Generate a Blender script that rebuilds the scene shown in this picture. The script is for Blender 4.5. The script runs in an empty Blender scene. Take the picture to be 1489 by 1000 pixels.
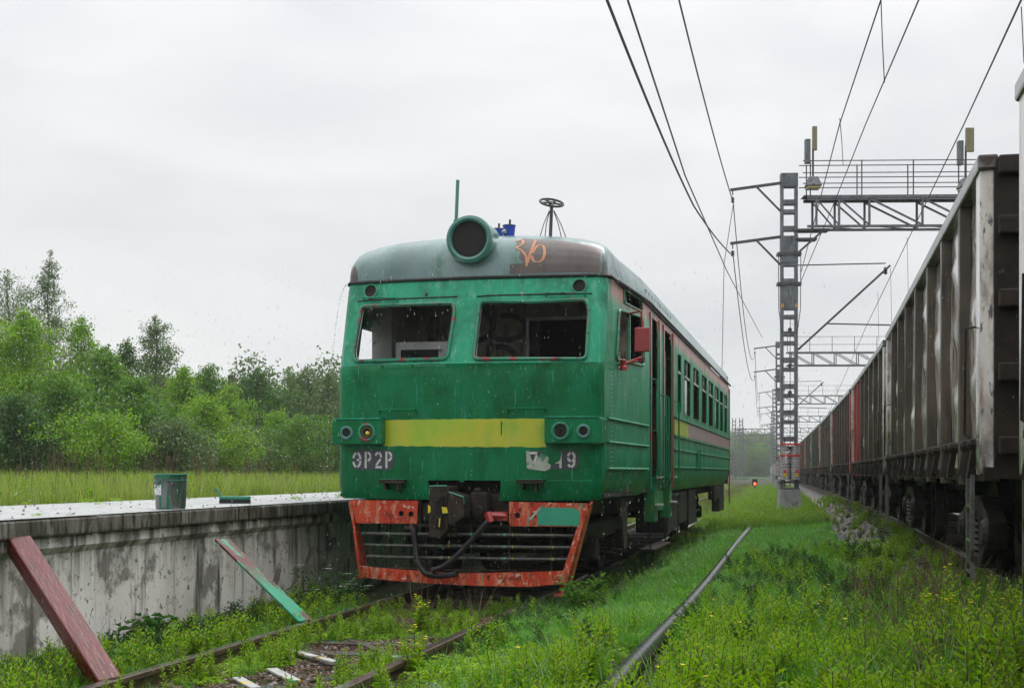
import bpy, math, random
import numpy as np
from math import sin, cos, pi, radians, atan, atan2, sqrt
from mathutils import Vector, Matrix, Euler
from mathutils.geometry import delaunay_2d_cdt
random.seed(7); RS = np.random.RandomState(11)
sc = bpy.context.scene
COL = sc.collection

# ------------------------------------------------------------------ camera, sky, light
cam = bpy.data.cameras.new('camera'); co = bpy.data.objects.new('camera', cam); COL.objects.link(co)
co.location = (0, 0, 1.45); co.rotation_euler = (radians(90), 0, 0)
cam.sensor_width = 36; cam.lens = 1950 * 36 / 1489; cam.shift_y = 0.125; cam.clip_end = 6000; cam.clip_start = .05
sc.camera = co
W_ = bpy.data.worlds.new('World'); sc.world = W_; W_.use_nodes = True
nt = W_.node_tree; nt.nodes.clear(); N = nt.nodes; L = nt.links
def nn(tree, t, **k):
    n = tree.nodes.new(t)
    for a, b in k.items(): setattr(n, a, b)
    return n
sky = nn(nt, 'ShaderNodeTexSky', sky_type='NISHITA'); sky.sun_disc = False
sky.sun_elevation = radians(55); sky.sun_rotation = radians(-40); sky.altitude = 50; sky.dust_density = 4
bg = nn(nt, 'ShaderNodeBackground'); out = nn(nt, 'ShaderNodeOutputWorld')
tc = nn(nt, 'ShaderNodeTexCoord'); mp = nn(nt, 'ShaderNodeMapping'); mp.inputs['Scale'].default_value = (1.2, 1.2, 3.2)
nz = nn(nt, 'ShaderNodeTexNoise'); nz.inputs['Scale'].default_value = 2.2; nz.inputs['Detail'].default_value = 5; nz.inputs['Roughness'].default_value = .5
nz.inputs['Distortion'].default_value = .4
rp = nn(nt, 'ShaderNodeValToRGB'); rp.color_ramp.elements[0].position = .34; rp.color_ramp.elements[1].position = .66
rp.color_ramp.elements[0].color = (.74, .76, .80, 1); rp.color_ramp.elements[1].color = (.98, .98, .985, 1)
sep = nn(nt, 'ShaderNodeSeparateXYZ'); gr = nn(nt, 'ShaderNodeMapRange')
gr.inputs['From Min'].default_value = 0; gr.inputs['From Max'].default_value = 1; gr.inputs['To Min'].default_value = 8.0; gr.inputs['To Max'].default_value = 25
pw_ = nn(nt, 'ShaderNodeMath', operation='POWER'); pw_.inputs[1].default_value = 2.2; pw_.use_clamp = True
vm = nn(nt, 'ShaderNodeVectorMath', operation='SCALE'); mx = nn(nt, 'ShaderNodeMixRGB'); mx.inputs[0].default_value = .94
L.new(tc.outputs['Generated'], mp.inputs[0]); L.new(mp.outputs[0], nz.inputs['Vector']); L.new(nz.outputs['Fac'], rp.inputs[0])
L.new(tc.outputs['Generated'], sep.inputs[0]); L.new(sep.outputs['Z'], pw_.inputs[0]); L.new(pw_.outputs[0], gr.inputs['Value'])
L.new(rp.outputs[0], vm.inputs[0]); L.new(gr.outputs[0], vm.inputs['Scale'])
L.new(sky.outputs[0], mx.inputs[1]); L.new(vm.outputs[0], mx.inputs[2]); L.new(mx.outputs[0], bg.inputs[0]); L.new(bg.outputs[0], out.inputs[0])
bg.inputs[1].default_value = .1
sl = bpy.data.lights.new('sun', 'SUN'); sl.energy = 1.5; sl.angle = radians(35); sl.color = (1, .98, .95)
so = bpy.data.objects.new('sun', sl); COL.objects.link(so); so.rotation_euler = Euler((radians(35), 0, radians(-40 + 180)), 'XYZ')
so.location = (0, 0, 30)
sc.view_settings.view_transform = 'Standard'; sc.view_settings.look = 'None'; sc.view_settings.gamma = 1; sc.view_settings.exposure = .2
try: sc.view_settings.use_curve_mapping = False
except Exception: pass
sc.cycles.use_denoising = True
sc.cycles.max_bounces = 6; sc.cycles.diffuse_bounces = 3; sc.cycles.glossy_bounces = 2; sc.cycles.transmission_bounces = 4; sc.cycles.volume_bounces = 1; sc.cycles.transparent_max_bounces = 6
sc.cycles.volume_max_steps = 32
sc.cycles.caustics_reflective = False; sc.cycles.caustics_refractive = False

# ------------------------------------------------------------------ helpers
class MB:
    def __init__(s): s.v = []; s.f = []; s.m = []
    def add(s, v, f, m=0):
        o = len(s.v); s.v += [tuple(p) for p in v]; s.f += [tuple(i + o for i in q) for q in f]; s.m += [m] * len(f); return s
    def box(s, x0, x1, y0, y1, z0, z1, m=0):
        return s.add([(x, y, z) for z in (z0, z1) for y in (y0, y1) for x in (x0, x1)],
                     [(0, 2, 3, 1), (4, 5, 7, 6), (0, 1, 5, 4), (2, 6, 7, 3), (0, 4, 6, 2), (1, 3, 7, 5)], m)
    def beam(s, a, b, w, h, m=0, up=(0, 0, 1)):
        a = Vector(a); b = Vector(b); d = (b - a).normalized(); u = Vector(up)
        if abs(d.dot(u)) > .99: u = Vector((0, 1, 0))
        r = d.cross(u).normalized(); u = r.cross(d)
        P = []
        for p in (a, b):
            for i, j in ((-1, -1), (1, -1), (1, 1), (-1, 1)): P.append(p + r * w / 2 * i + u * h / 2 * j)
        return s.add(P, [(0, 1, 2, 3), (7, 6, 5, 4), (0, 4, 5, 1), (1, 5, 6, 2), (2, 6, 7, 3), (3, 7, 4, 0)], m)
    def tube(s, pts, r, n=6, m=0, cap=True):
        pts = [Vector(p) for p in pts]; P = []; k = len(pts)
        rr = r if isinstance(r, (list, tuple)) else [r] * k
        ref = None
        for i, p in enumerate(pts):
            d = (pts[min(i + 1, k - 1)] - pts[max(i - 1, 0)])
            d = d.normalized() if d.length > 1e-9 else Vector((0, 0, 1))
            if ref is None: ref = Vector((0, 0, 1)) if abs(d.z) < .9 else Vector((1, 0, 0))
            a = d.cross(ref).normalized(); b = d.cross(a).normalized(); ref = a.cross(d).normalized() if abs(a.cross(d).dot(d)) < .9 else ref
            for j in range(n):
                t = 2 * pi * j / n; P.append(p + (a * cos(t) + b * sin(t)) * rr[i])
        F = [(i * n + j, i * n + (j + 1) % n, (i + 1) * n + (j + 1) % n, (i + 1) * n + j) for i in range(k - 1) for j in range(n)]
        if cap: F += [tuple(range(n - 1, -1, -1)), tuple((k - 1) * n + j for j in range(n))]
        return s.add(P, F, m)
    def lathe(s, c, axis, prof, n=16, m=0):
        # prof: list (radius, dist along axis)
        ax = Vector(axis).normalized(); c = Vector(c); t = Vector((0, 0, 1)) if abs(ax.z) < .9 else Vector((1, 0, 0))
        a = ax.cross(t).normalized(); b = ax.cross(a)
        P = []; k = len(prof)
        for r, h in prof:
            for j in range(n):
                q = 2 * pi * j / n; P.append(c + ax * h + (a * cos(q) + b * sin(q)) * r)
        F = [(i * n + j, i * n + (j + 1) % n, (i + 1) * n + (j + 1) % n, (i + 1) * n + j) for i in range(k - 1) for j in range(n)]
        if prof[0][0] > 1e-4: F.append(tuple(range(n)))
        if prof[-1][0] > 1e-4: F.append(tuple((k - 1) * n + j for j in range(n)))
        return s.add(P, F, m)
    def prism(s, poly, y0, y1, plane='xz', m=0):
        n = len(poly)
        def q(p, y): return (p[0], y, p[1]) if plane == 'xz' else ((y, p[0], p[1]) if plane == 'yz' else (p[0], p[1], y))
        V = [q(p, y0) for p in poly] + [q(p, y1) for p in poly]
        return s.add(V, [tuple(range(n)), tuple(range(2 * n - 1, n - 1, -1))] + [(i, i + n, (i + 1) % n + n, (i + 1) % n) for i in range(n)], m)
    def mesh(s, name):
        me = bpy.data.meshes.new(name); me.from_pydata(s.v, [], s.f)
        if any(s.m): me.polygons.foreach_set('material_index', s.m)
        return me

def obj(name, mb, mats, parent=None, smooth=False, label=None, bevel=0, fixn=True, split=None, solid=0):
    if isinstance(mb, MB):
        me = mb.mesh(name)
        if fixn:
            import bmesh
            b = bmesh.new(); b.from_mesh(me); bmesh.ops.recalc_face_normals(b, faces=b.faces); b.to_mesh(me); b.free()
    else: me = mb
    if not isinstance(mats, (list, tuple)): mats = [mats]
    if not me.materials:
        for m in mats: me.materials.append(m)
    o = bpy.data.objects.new(name, me); COL.objects.link(o)
    if parent: o.parent = parent
    if smooth: me.polygons.foreach_set('use_smooth', [True] * len(me.polygons))
    if solid:
        q = o.modifiers.new('s', 'SOLIDIFY'); q.thickness = abs(solid); q.offset = 1 if solid > 0 else -1
    if bevel:
        q = o.modifiers.new('b', 'BEVEL'); q.width = bevel; q.segments = 2; q.limit_method = 'ANGLE'; q.angle_limit = radians(50)
    if smooth:
        q = o.modifiers.new('e', 'EDGE_SPLIT'); q.split_angle = radians(split or 38)
    if label: o['label'] = label
    return o
def tag(o, label=None, cat=None, group=None, kind=None):
    if label: o['label'] = label
    if cat: o['category'] = cat
    if group: o['group'] = group
    if kind: o['kind'] = kind
    return o
def empty(name, loc, rz=0, label=None, cat=None, group=None, kind=None):
    o = bpy.data.objects.new(name, None); COL.objects.link(o); o.location = loc; o.rotation_euler = (0, 0, rz); o.empty_display_size = .2
    return tag(o, label, cat, group, kind)
KIDS = {}
def tree_of():
    KIDS.clear()
    for o in COL.objects:
        if o.parent: KIDS.setdefault(o.parent.name, []).append(o)
def copy_tree(o, parent=None):
    c = o.copy(); COL.objects.link(c)
    if parent: c.parent = parent
    for ch in KIDS.get(o.name, []): copy_tree(ch, c)
    return c
def roundpoly(pts, r, n=4):
    o = []; k = len(pts)
    for i in range(k):
        p = Vector(pts[i]); a = Vector(pts[i - 1]) - p; b = Vector(pts[(i + 1) % k]) - p
        d = min(r, a.length * .45, b.length * .45); a = p + a.normalized() * d; b = p + b.normalized() * d
        for j in range(n + 1):
            t = j / n; o.append(tuple(a * (1 - t) ** 2 + p * 2 * t * (1 - t) + b * t * t))
    return o
def inpoly(x, y, P):
    c = False; j = len(P) - 1
    for i in range(len(P)):
        if (P[i][1] > y) != (P[j][1] > y) and x < (P[j][0] - P[i][0]) * (y - P[i][1]) / (P[j][1] - P[i][1]) + P[i][0]: c = not c
        j = i
    return c
def circ(x, y, r, n=16): return [(x + r * cos(2 * pi * i / n), y + r * sin(2 * pi * i / n)) for i in range(n)]
def dens(P, st):
    o = []
    for i in range(len(P)):
        a = P[i]; b = P[(i + 1) % len(P)]; k = max(1, int(math.hypot(b[0] - a[0], b[1] - a[1]) / st))
        for j in range(k): o.append((a[0] + (b[0] - a[0]) * j / k, a[1] + (b[1] - a[1]) * j / k))
    return o
def panel(outer, holes, fn, st=.12, flip=False):
    V = []; E = []
    P2 = [dens(outer, st)] + [dens(h, st) for h in holes]
    for P in P2:
        o = len(V); V += [Vector(p) for p in P]; E += [(o + i, o + (i + 1) % len(P)) for i in range(len(P))]
    xs = [p[0] for p in outer]; ys = [p[1] for p in outer]
    x = min(xs) + st / 2
    while x < max(xs):
        y = min(ys) + st / 2
        while y < max(ys):
            if inpoly(x, y, P2[0]) and not any(inpoly(x, y, h) for h in P2[1:]) and min(min(math.hypot(x - q[0], y - q[1]) for q in P) for P in P2) > st * .35: V.append(Vector((x, y)))
            y += st
        x += st
    v, e, f, *_ = delaunay_2d_cdt(V, E, [], 0, 1e-5)
    F = []
    for t in f:
        cx = sum(v[i][0] for i in t) / 3; cy = sum(v[i][1] for i in t) / 3
        if inpoly(cx, cy, P2[0]) and not any(inpoly(cx, cy, h) for h in P2[1:]): F.append(tuple(t) if not flip else tuple(t)[::-1])
    b = MB(); b.add([fn(p[0], p[1]) for p in v], F); return b

# ------------------------------------------------------------------ materials
def mat(name, cols, scale=3, detail=6, stretch=(1, 1, 1), rough=.6, metal=0, bump=0, bscale=None, coat=0, layers=(), rnd=False, trans=0, spec=.5, lo=.3, hi=.7, island=0, rvar=0, ext=None):
    m = bpy.data.materials.new(name); m.use_nodes = True; t = m.node_tree; t.nodes.clear()
    o = nn(t, 'ShaderNodeOutputMaterial'); p = nn(t, 'ShaderNodeBsdfPrincipled'); lk = t.links.new
    tcx = nn(t, 'ShaderNodeTexCoord'); vec = tcx.outputs['Object']
    if rnd:
        oi = nn(t, 'ShaderNodeObjectInfo'); mu = nn(t, 'ShaderNodeMath', operation='MULTIPLY'); mu.inputs[1].default_value = 57
        ad = nn(t, 'ShaderNodeVectorMath', operation='ADD'); lk(oi.outputs['Random'], mu.inputs[0]); lk(vec, ad.inputs[0]); lk(mu.outputs[0], ad.inputs[1]); vec = ad.outputs[0]
    def noise(sca, st, det=detail, w=0, ro=.55):
        mpp = nn(t, 'ShaderNodeMapping'); mpp.inputs['Scale'].default_value = st; mpp.inputs['Location'].default_value = (w, w * 1.7, w * .6)
        n = nn(t, 'ShaderNodeTexNoise'); n.inputs['Scale'].default_value = sca; n.inputs['Detail'].default_value = det; n.inputs['Roughness'].default_value = ro
        lk(vec, mpp.inputs[0]); lk(mpp.outputs[0], n.inputs['Vector']); return n.outputs['Fac']
    if len(cols) == 1:
        c = nn(t, 'ShaderNodeRGB'); c.outputs[0].default_value = (*cols[0], 1); col = c.outputs[0]
    else:
        r = nn(t, 'ShaderNodeValToRGB'); r.color_ramp.elements[0].position = lo; r.color_ramp.elements[1].position = hi
        for i in range(len(cols) - 2): r.color_ramp.elements.new(lo + (hi - lo) * (i + 1) / (len(cols) - 1))
        for e_, c in zip(r.color_ramp.elements, cols): e_.color = (*c, 1)
        lk(noise(scale, stretch), r.inputs[0]); col = r.outputs[0]
    if island:
        g = nn(t, 'ShaderNodeNewGeometry'); h = nn(t, 'ShaderNodeHueSaturation'); mr = nn(t, 'ShaderNodeMapRange'); mr.inputs['To Min'].default_value = 1 - island; mr.inputs['To Max'].default_value = 1 + island
        lk(g.outputs['Random Per Island'], mr.inputs['Value']); lk(mr.outputs[0], h.inputs['Value']); lk(col, h.inputs['Color'])
        m2 = nn(t, 'ShaderNodeMapRange'); m2.inputs['To Min'].default_value = .5 - island * .06; m2.inputs['To Max'].default_value = .5 + island * .05
        w2 = nn(t, 'ShaderNodeMath', operation='FRACT'); w1 = nn(t, 'ShaderNodeMath', operation='MULTIPLY'); w1.inputs[1].default_value = 13.7
        lk(g.outputs['Random Per Island'], w1.inputs[0]); lk(w1.outputs[0], w2.inputs[0]); lk(w2.outputs[0], m2.inputs['Value']); lk(m2.outputs[0], h.inputs['Hue']); col = h.outputs[0]
    ro = None
    for k, ly in enumerate(layers):
        c2, sca, st, l0, l1 = ly[:5]; gate = ly[5] if len(ly) > 5 else None
        mr = nn(t, 'ShaderNodeMapRange'); mr.inputs['From Min'].default_value = l0; mr.inputs['From Max'].default_value = l1; lk(noise(sca, st, 8, 3.1 * (k + 1), .62), mr.inputs['Value'])
        f = mr.outputs[0]
        if gate:   # (axis, from, to, sign) soft band with noise edge
            sp = nn(t, 'ShaderNodeSeparateXYZ'); lk(tcx.outputs['Object'], sp.inputs[0]); ax, a, bb = gate[:3]
            g = nn(t, 'ShaderNodeMapRange'); g.inputs['From Min'].default_value = a; g.inputs['From Max'].default_value = bb
            lk(sp.outputs[ax], g.inputs['Value']); mm = nn(t, 'ShaderNodeMath', operation='MULTIPLY'); lk(f, mm.inputs[0]); lk(g.outputs[0], mm.inputs[1]); f = mm.outputs[0]
            if len(gate) > 3:
                ax, a, bb = gate[3:6]; g = nn(t, 'ShaderNodeMapRange'); g.inputs['From Min'].default_value = a; g.inputs['From Max'].default_value = bb
                lk(sp.outputs[ax], g.inputs['Value']); mm = nn(t, 'ShaderNodeMath', operation='MULTIPLY'); lk(f, mm.inputs[0]); lk(g.outputs[0], mm.inputs[1]); f = mm.outputs[0]
        x = nn(t, 'ShaderNodeMixRGB'); x.inputs[2].default_value = (*c2, 1); lk(f, x.inputs[0]); lk(col, x.inputs[1]); col = x.outputs[0]
    lk(col, p.inputs['Base Color']); p.inputs['Roughness'].default_value = rough; p.inputs['Metallic'].default_value = metal
    p.inputs['Specular IOR Level'].default_value = spec
    if rvar:
        mr = nn(t, 'ShaderNodeMapRange'); mr.inputs['From Min'].default_value = .35; mr.inputs['From Max'].default_value = .65; mr.inputs['To Min'].default_value = max(.03, rough - rvar); mr.inputs['To Max'].default_value = rough + rvar
        lk(noise(scale * 2.3, stretch, 5, 9), mr.inputs['Value']); lk(mr.outputs[0], p.inputs['Roughness'])
    if coat: p.inputs['Coat Weight'].default_value = coat; p.inputs['Coat Roughness'].default_value = .12
    if bump:
        b = nn(t, 'ShaderNodeBump'); b.inputs['Strength'].default_value = bump; b.inputs['Distance'].default_value = .02
        lk(noise(bscale or scale * 4, stretch, 6, 5), b.inputs['Height']); lk(b.outputs[0], p.inputs['Normal'])
    res = p.outputs[0]
    if trans:
        tr = nn(t, 'ShaderNodeBsdfTranslucent'); h = nn(t, 'ShaderNodeHueSaturation'); h.inputs['Value'].default_value = 1.5; h.inputs['Saturation'].default_value = 1.1
        lk(col, h.inputs['Color']); lk(h.outputs[0], tr.inputs[0]); ms = nn(t, 'ShaderNodeMixShader'); ms.inputs[0].default_value = trans
        lk(res, ms.inputs[1]); lk(tr.outputs[0], ms.inputs[2]); res = ms.outputs[0]
    lk(res, o.inputs['Surface']); return m
V3 = (1, 1, 1); ST = (4, 4, .5)
RUST = (.16, .06, .03); 
M = {}
M['green_up'] = mat('upper_green_sky_sheen', [(.003, .21, .105), (.006, .29, .15), (.012, .34, .185)], 1.6, 7, (1, 1, .5), .36, bump=.12, bscale=9, coat=.1, rvar=.12, spec=.25,  # lighter than the lower green: sky reflection on leaning face put into colour
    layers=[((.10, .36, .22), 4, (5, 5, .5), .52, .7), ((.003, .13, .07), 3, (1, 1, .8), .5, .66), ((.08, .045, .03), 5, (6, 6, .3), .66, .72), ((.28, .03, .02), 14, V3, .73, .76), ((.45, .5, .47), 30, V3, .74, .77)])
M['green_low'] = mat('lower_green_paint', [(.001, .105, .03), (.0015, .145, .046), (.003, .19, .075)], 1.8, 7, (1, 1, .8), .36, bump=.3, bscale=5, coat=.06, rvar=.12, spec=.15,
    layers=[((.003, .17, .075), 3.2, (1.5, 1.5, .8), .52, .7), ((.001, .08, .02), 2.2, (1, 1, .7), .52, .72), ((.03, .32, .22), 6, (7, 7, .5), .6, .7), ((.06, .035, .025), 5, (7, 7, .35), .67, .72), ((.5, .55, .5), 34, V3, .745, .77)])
M['green_side'] = mat('side_green_paint', [(.002, .13, .055), (.004, .2, .085), (.01, .25, .13)], 2, 7, (1, 1, .5), .42, bump=.1, bscale=8, rvar=.1, spec=.3,
    layers=[((.05, .16, .03), 4, (1, 1, 1), .42, .6, ('Z', 1.5, 1.15)), ((.45, .2, .17), 3, (1, 1, 1), .35, .5, ('Z', 3.45, 3.62)), ((.2, .38, .3), 8, (4, 4, .3), .66, .8), ((.3, .04, .03), 12, V3, .7, .73), ((.5, .52, .45), 30, V3, .72, .76)])
M['door_paint'] = mat('green_door_paint_pink_above', [(.005, .14, .07), (.01, .2, .11)], 3, rough=.3, coat=.3, layers=[((.42, .17, .15), 3, V3, .3, .5, ('Z', 2.9, 3.5)), ((.3, .04, .03), 6, (4, 4, .6), .56, .6)])
M['red_paint'] = mat('scratched_red_paint', [(.42, .035, .015), (.52, .05, .02), (.6, .085, .035)], 3, 7, V3, .4, bump=.15, rvar=.1, spec=.25,
    layers=[((.62, .17, .09), 3, (5, 5, 1.2), .54, .58), ((.2, .03, .02), 5, (2, 2, 1.5), .55, .64), ((.1, .3, .2), 5, (9, 9, .8), .6, .63), ((.1, .06, .045), 9, V3, .62, .66), ((.62, .42, .35), 16, V3, .6, .62)])
M['dark_red'] = mat('dark_red_paint', [(.3, .02, .018), (.42, .03, .025)], 6, rough=.35, coat=.3, layers=[((.1, .03, .02), 12, V3, .6, .7)])
M['post_red'] = mat('dull_red_paint', [(.26, .04, .035), (.36, .09, .08)], 4, rough=.4, layers=[((.05, .2, .12), 9, V3, .6, .65), ((.1, .05, .04), 12, V3, .62, .7)])
M['patch_green'] = mat('fresh_green_patch', [(.02, .28, .17), (.03, .34, .22)], 5, rough=.35, coat=.3)
M['yellow'] = mat('yellow_green_band_paint', [(.2, .40, .01), (.33, .47, .01), (.46, .46, .012), (.23, .42, .015)], 2.2, 7, (1, 1, .6), .35, coat=.25, bump=.15, bscale=20,
    layers=[((.36, .46, .14), 3, (2, 2, .7), .6, .8), ((.03, .2, .03), 14, V3, .72, .75)])
M['roof'] = mat('weathered_roof_paint', [(.09, .15, .15), (.13, .22, .215), (.19, .27, .27)], 1.7, 7, (1, 1, .6), .3, bump=.1, coat=.4, rvar=.1,
    layers=[((.05, .15, .11), 2.2, (2, 2, .6), .52, .65), ((.28, .32, .32), 5, (5, 5, .4), .62, .75), ((.07, .045, .04), 6, V3, .62, .68, ('Z', 3.95, 3.76)),
            ((.06, .04, .035), 14, V3, .6, .63, ('X', 1.15, 1.5, 'Y', 1.2, 1.1))])
M['brown_patch'] = mat('bare_brown_primer', [(.085, .065, .055), (.12, .095, .085)], 5, 7, V3, .45, coat=.2, layers=[((.1, .2, .2), 18, V3, .66, .69), ((.04, .03, .03), 7, (3, 3, .6), .6, .75)])
M['lamp_rim'] = mat('teal_green_rim_paint', [(.03, .15, .12), (.05, .2, .16)], 4, rough=.28, coat=.4, layers=[((.15, .25, .23), 8, V3, .62, .75)])
M['black'] = mat('black_grime', [(.008, .008, .008), (.02, .018, .017)], 6, rough=.6, bump=.3)
M['void'] = mat('plain_and_shade_black', [(.006, .006, .006), (.012, .011, .01)], 5, rough=.8)  # near-black for plain black parts; also stands in for shade in holes and corridor
M['underframe'] = mat('oily_black_underframe', [(.006, .006, .007), (.015, .013, .012), (.022, .018, .015)], 8, rough=.55, spec=.2, bump=.3, layers=[((.06, .035, .02), 6, V3, .64, .74)])
M['coupler'] = mat('rusty_coupler_steel', [(.012, .009, .008), (.03, .021, .016), (.05, .034, .025)], 7, rough=.6, spec=.25, bump=.4, layers=[((.02, .16, .1), 16, V3, .7, .73), ((.09, .04, .03), 6, (4, 4, .5), .6, .7)])
M['bar_pipe'] = mat('paint_flecked_iron_pipe', [(.03, .03, .025), (.055, .055, .045)], 9, rough=.4, layers=[((.35, .28, .02), 5, (5, .1, .1), .63, .65), ((.03, .25, .14), 6, (4, .1, .1), .6, .62), ((.14, .13, .11), 20, V3, .55, .7)])
M['yellow_spot'] = mat('yellow_paint_spot', [(.6, .5, .02), (.7, .6, .03)], 9, rough=.4)
M['cream'] = mat('grimy_cream_cab_paint', [(.14, .13, .08), (.24, .22, .16), (.34, .32, .26)], 2, 7, V3, .6, layers=[((.03, .03, .02), 4, (2, 2, .6), .5, .65)])
M['ivory'] = mat('pale_grey_trim', [(.35, .36, .34), (.5, .5, .48)], 4, rough=.45, layers=[((.1, .1, .09), 9, V3, .6, .7)])
M['rubber'] = mat('black_rubber', [(.007, .007, .007), (.016, .015, .014)], 12, rough=.5, spec=.3, bump=.15)
M['stencil_bg'] = mat('dark_grey_stencil_ground', [(.035, .045, .06), (.05, .06, .075)], 8, rough=.5)
M['stencil'] = mat('off_white_stencil_paint', [(.5, .49, .46), (.6, .59, .56)], 14, rough=.5, layers=[((.2, .2, .18), 30, V3, .62, .7)])
M['smear'] = mat('smeared_grey_paint', [(.3, .32, .27), (.45, .45, .4)], 8, 6, (1, 1, 3), .5, layers=[((.03, .2, .1), 9, V3, .56, .6)])
M['orange_spray'] = mat('orange_spray_paint', [(.5, .18, .08), (.55, .3, .16)], 10, rough=.5)
M['black_spray'] = mat('black_spray_paint', [(.01, .01, .015)], rough=.5)
M['glass_dark'] = mat('dark_pane_glass', [(.012, .013, .014)], rough=.08, spec=.6)  # smooth glass with an even near-black base colour
M['band_pale'] = mat('faded_pink_grey_band', [(.28, .2, .2), (.36, .3, .29)], 5, rough=.35, coat=.3, layers=[((.1, .1, .25), 10, V3, .62, .66), ((.2, .05, .04), 9, V3, .6, .68)])
M['blue'] = mat('blue_bucket_plastic', [(.015, .04, .35), (.02, .06, .45)], 5, rough=.35)
M['steel_grey'] = mat('galvanised_mast_steel', [(.07, .085, .10), (.12, .135, .15), (.17, .185, .20)], 3, 7, V3, .5, metal=.1, rnd=True, layers=[((.04, .035, .03), 5, (3, 3, .5), .54, .66), ((.1, .05, .03), 8, V3, .62, .67)])
M['steel_dark'] = mat('dark_bracket_steel', [(.04, .042, .045), (.09, .09, .095)], 5, rough=.5, metal=.2)
M['insul'] = mat('brown_glazed_insulator', [(.06, .03, .02)], rough=.2)
M['wire'] = mat('tarnished_wire', [(.03, .032, .035)], rough=.5, metal=.3)
M['concrete'] = mat('mossy_mast_concrete', [(.2, .21, .21), (.32, .33, .33)], 5, bump=.4, rough=.7, layers=[((.06, .07, .05), 6, V3, .55, .66)])
M['white_red'] = mat('red_marking_paint', [(.55, .03, .03)], rough=.45)
M['mark_yellow'] = mat('yellow_marking_paint', [(.6, .42, .03)], rough=.45)
M['orange_mark'] = mat('orange_marking_paint', [(.55, .25, .03)], rough=.45)
M['weight'] = mat('pale_cast_weight', [(.28, .28, .28), (.42, .42, .42)], 9, rough=.6)
M['lampglass'] = mat('amber_lamp_glass', [(.5, .38, .15)], rough=.2)
M['flood'] = mat('floodlight_reflector', [(.14, .13, .06), (.24, .22, .12)], 20, rough=.3)
M['rail_side'] = mat('rusty_rail_steel', [(.035, .02, .014), (.07, .04, .026), (.1, .06, .04)], 6, 7, V3, .45, bump=.25, bscale=30, layers=[((.02, .15, .1), 5, V3, .66, .7)])
M['rail_top'] = mat('wet_rail_head', [(.09, .075, .065), (.16, .15, .14)], 4, rough=.18, metal=.5, layers=[((.03, .2, .14), 5, V3, .62, .66)])
M['sleeper'] = mat('rotten_wet_sleeper_wood', [(.03, .024, .02), (.065, .055, .045), (.1, .09, .08)], 4, 7, (1, 6, 6), .6, spec=.2, bump=.6, bscale=12, rnd=True, layers=[((.02, .14, .09), 4, V3, .6, .66)])
M['wall'] = mat('stained_white_concrete', [(.56, .53, .49), (.74, .71, .67), (.8, .77, .74)], 1.3, 8, (1, 1, .7), .65, bump=.35, bscale=14, rnd=True,
    layers=[((.27, .25, .23), 2.4, V3, .53, .6), ((.10, .09, .075), 1.6, (3, 3, .35), .53, .66), ((.035, .035, .028), 1.7, (3, 3.5, .35), .38, .6, ('Z', .35, .95)), ((.05, .07, .03), 3, (2, 2, 1), .42, .6, ('Z', .05, -.25)), ((.16, .15, .14), 14, V3, .6, .64), ((.06, .05, .04), 26, V3, .64, .67)])
M['coping'] = mat('mossy_coping_concrete', [(.06, .06, .045), (.12, .11, .09), (.24, .23, .21)], 3, 8, (1, 1, .6), .5, bump=.5, bscale=16, rnd=True, layers=[((.02, .022, .012), 4, (4, 4, .6), .45, .6), ((.4, .38, .36), 6, V3, .66, .7)])
M['deck'] = mat('wet_platform_concrete', [(.34, .35, .35), (.46, .47, .47)], 4, 8, V3, .4, bump=.15, rnd=True, layers=[((.16, .16, .15), 5, V3, .56, .64), ((.08, .12, .03), 8, V3, .64, .68)], rvar=.15)
M['ground'] = mat('damp_soil', [(.018, .02, .008), (.03, .032, .012), (.06, .05, .035)], 1.5, 8, V3, .85, spec=.15, bump=.6, bscale=12, layers=[((.03, .06, .012), .8, V3, .45, .6)])
M['gravel_bed'] = mat('pinkish_gravel_bed', [(.07, .055, .05), (.17, .14, .135), (.27, .23, .22)], 25, 6, V3, .6, bump=1, bscale=40, layers=[((.03, .05, .015), 2, V3, .5, .62)])
M['stone'] = mat('crushed_granite', [(.13, .105, .1), (.27, .23, .225)], 6, rough=.45, island=.5)
M['grass'] = mat('fresh_grass', [(.07, .19, .015), (.12, .28, .025)], .5, 4, V3, .45, trans=.4, island=.3)
M['grass_bright'] = mat('lush_grass', [(.06, .24, .008), (.1, .32, .014)], .4, 4, V3, .45, trans=.4, island=.25)
M['grass_dry'] = mat('meadow_grass', [(.2, .27, .05), (.28, .33, .07)], .5, 4, V3, .5, trans=.4, island=.3)
M['grass_mead'] = mat('green_meadow_grass', [(.13, .22, .03), (.18, .28, .04)], .5, 4, V3, .5, trans=.4, island=.3)
M['weed'] = mat('young_weed_leaf', [(.16, .32, .014), (.28, .43, .028)], .6, 4, V3, .4, trans=.4, island=.3)
M['weed_dark'] = mat('dark_weed_leaf', [(.03, .09, .015), (.05, .13, .02)], .6, 4, V3, .4, trans=.35, island=.3)
M['stem_red'] = mat('reddish_stem', [(.13, .08, .03), (.09, .14, .03)], 3, rough=.6)
M['dry_stem'] = mat('dry_brown_stalk', [(.1, .06, .035), (.16, .1, .06)], 3, rough=.7)
M['petal'] = mat('yellow_petal', [(.75, .6, .02)], rough=.5, trans=.3)
M['petal_white'] = mat('white_petal', [(.6, .62, .55)], rough=.5, trans=.3)
M['bark'] = mat('grey_brown_bark', [(.05, .04, .03), (.11, .095, .08)], 4, 6, (1, 1, .3), .8, bump=.5, rnd=True)
M['leafA'] = mat('yellow_green_leaf', [(.12, .25, .018), (.19, .33, .03)], .5, 4, V3, .42, trans=.4, island=.4, rnd=True)
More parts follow.
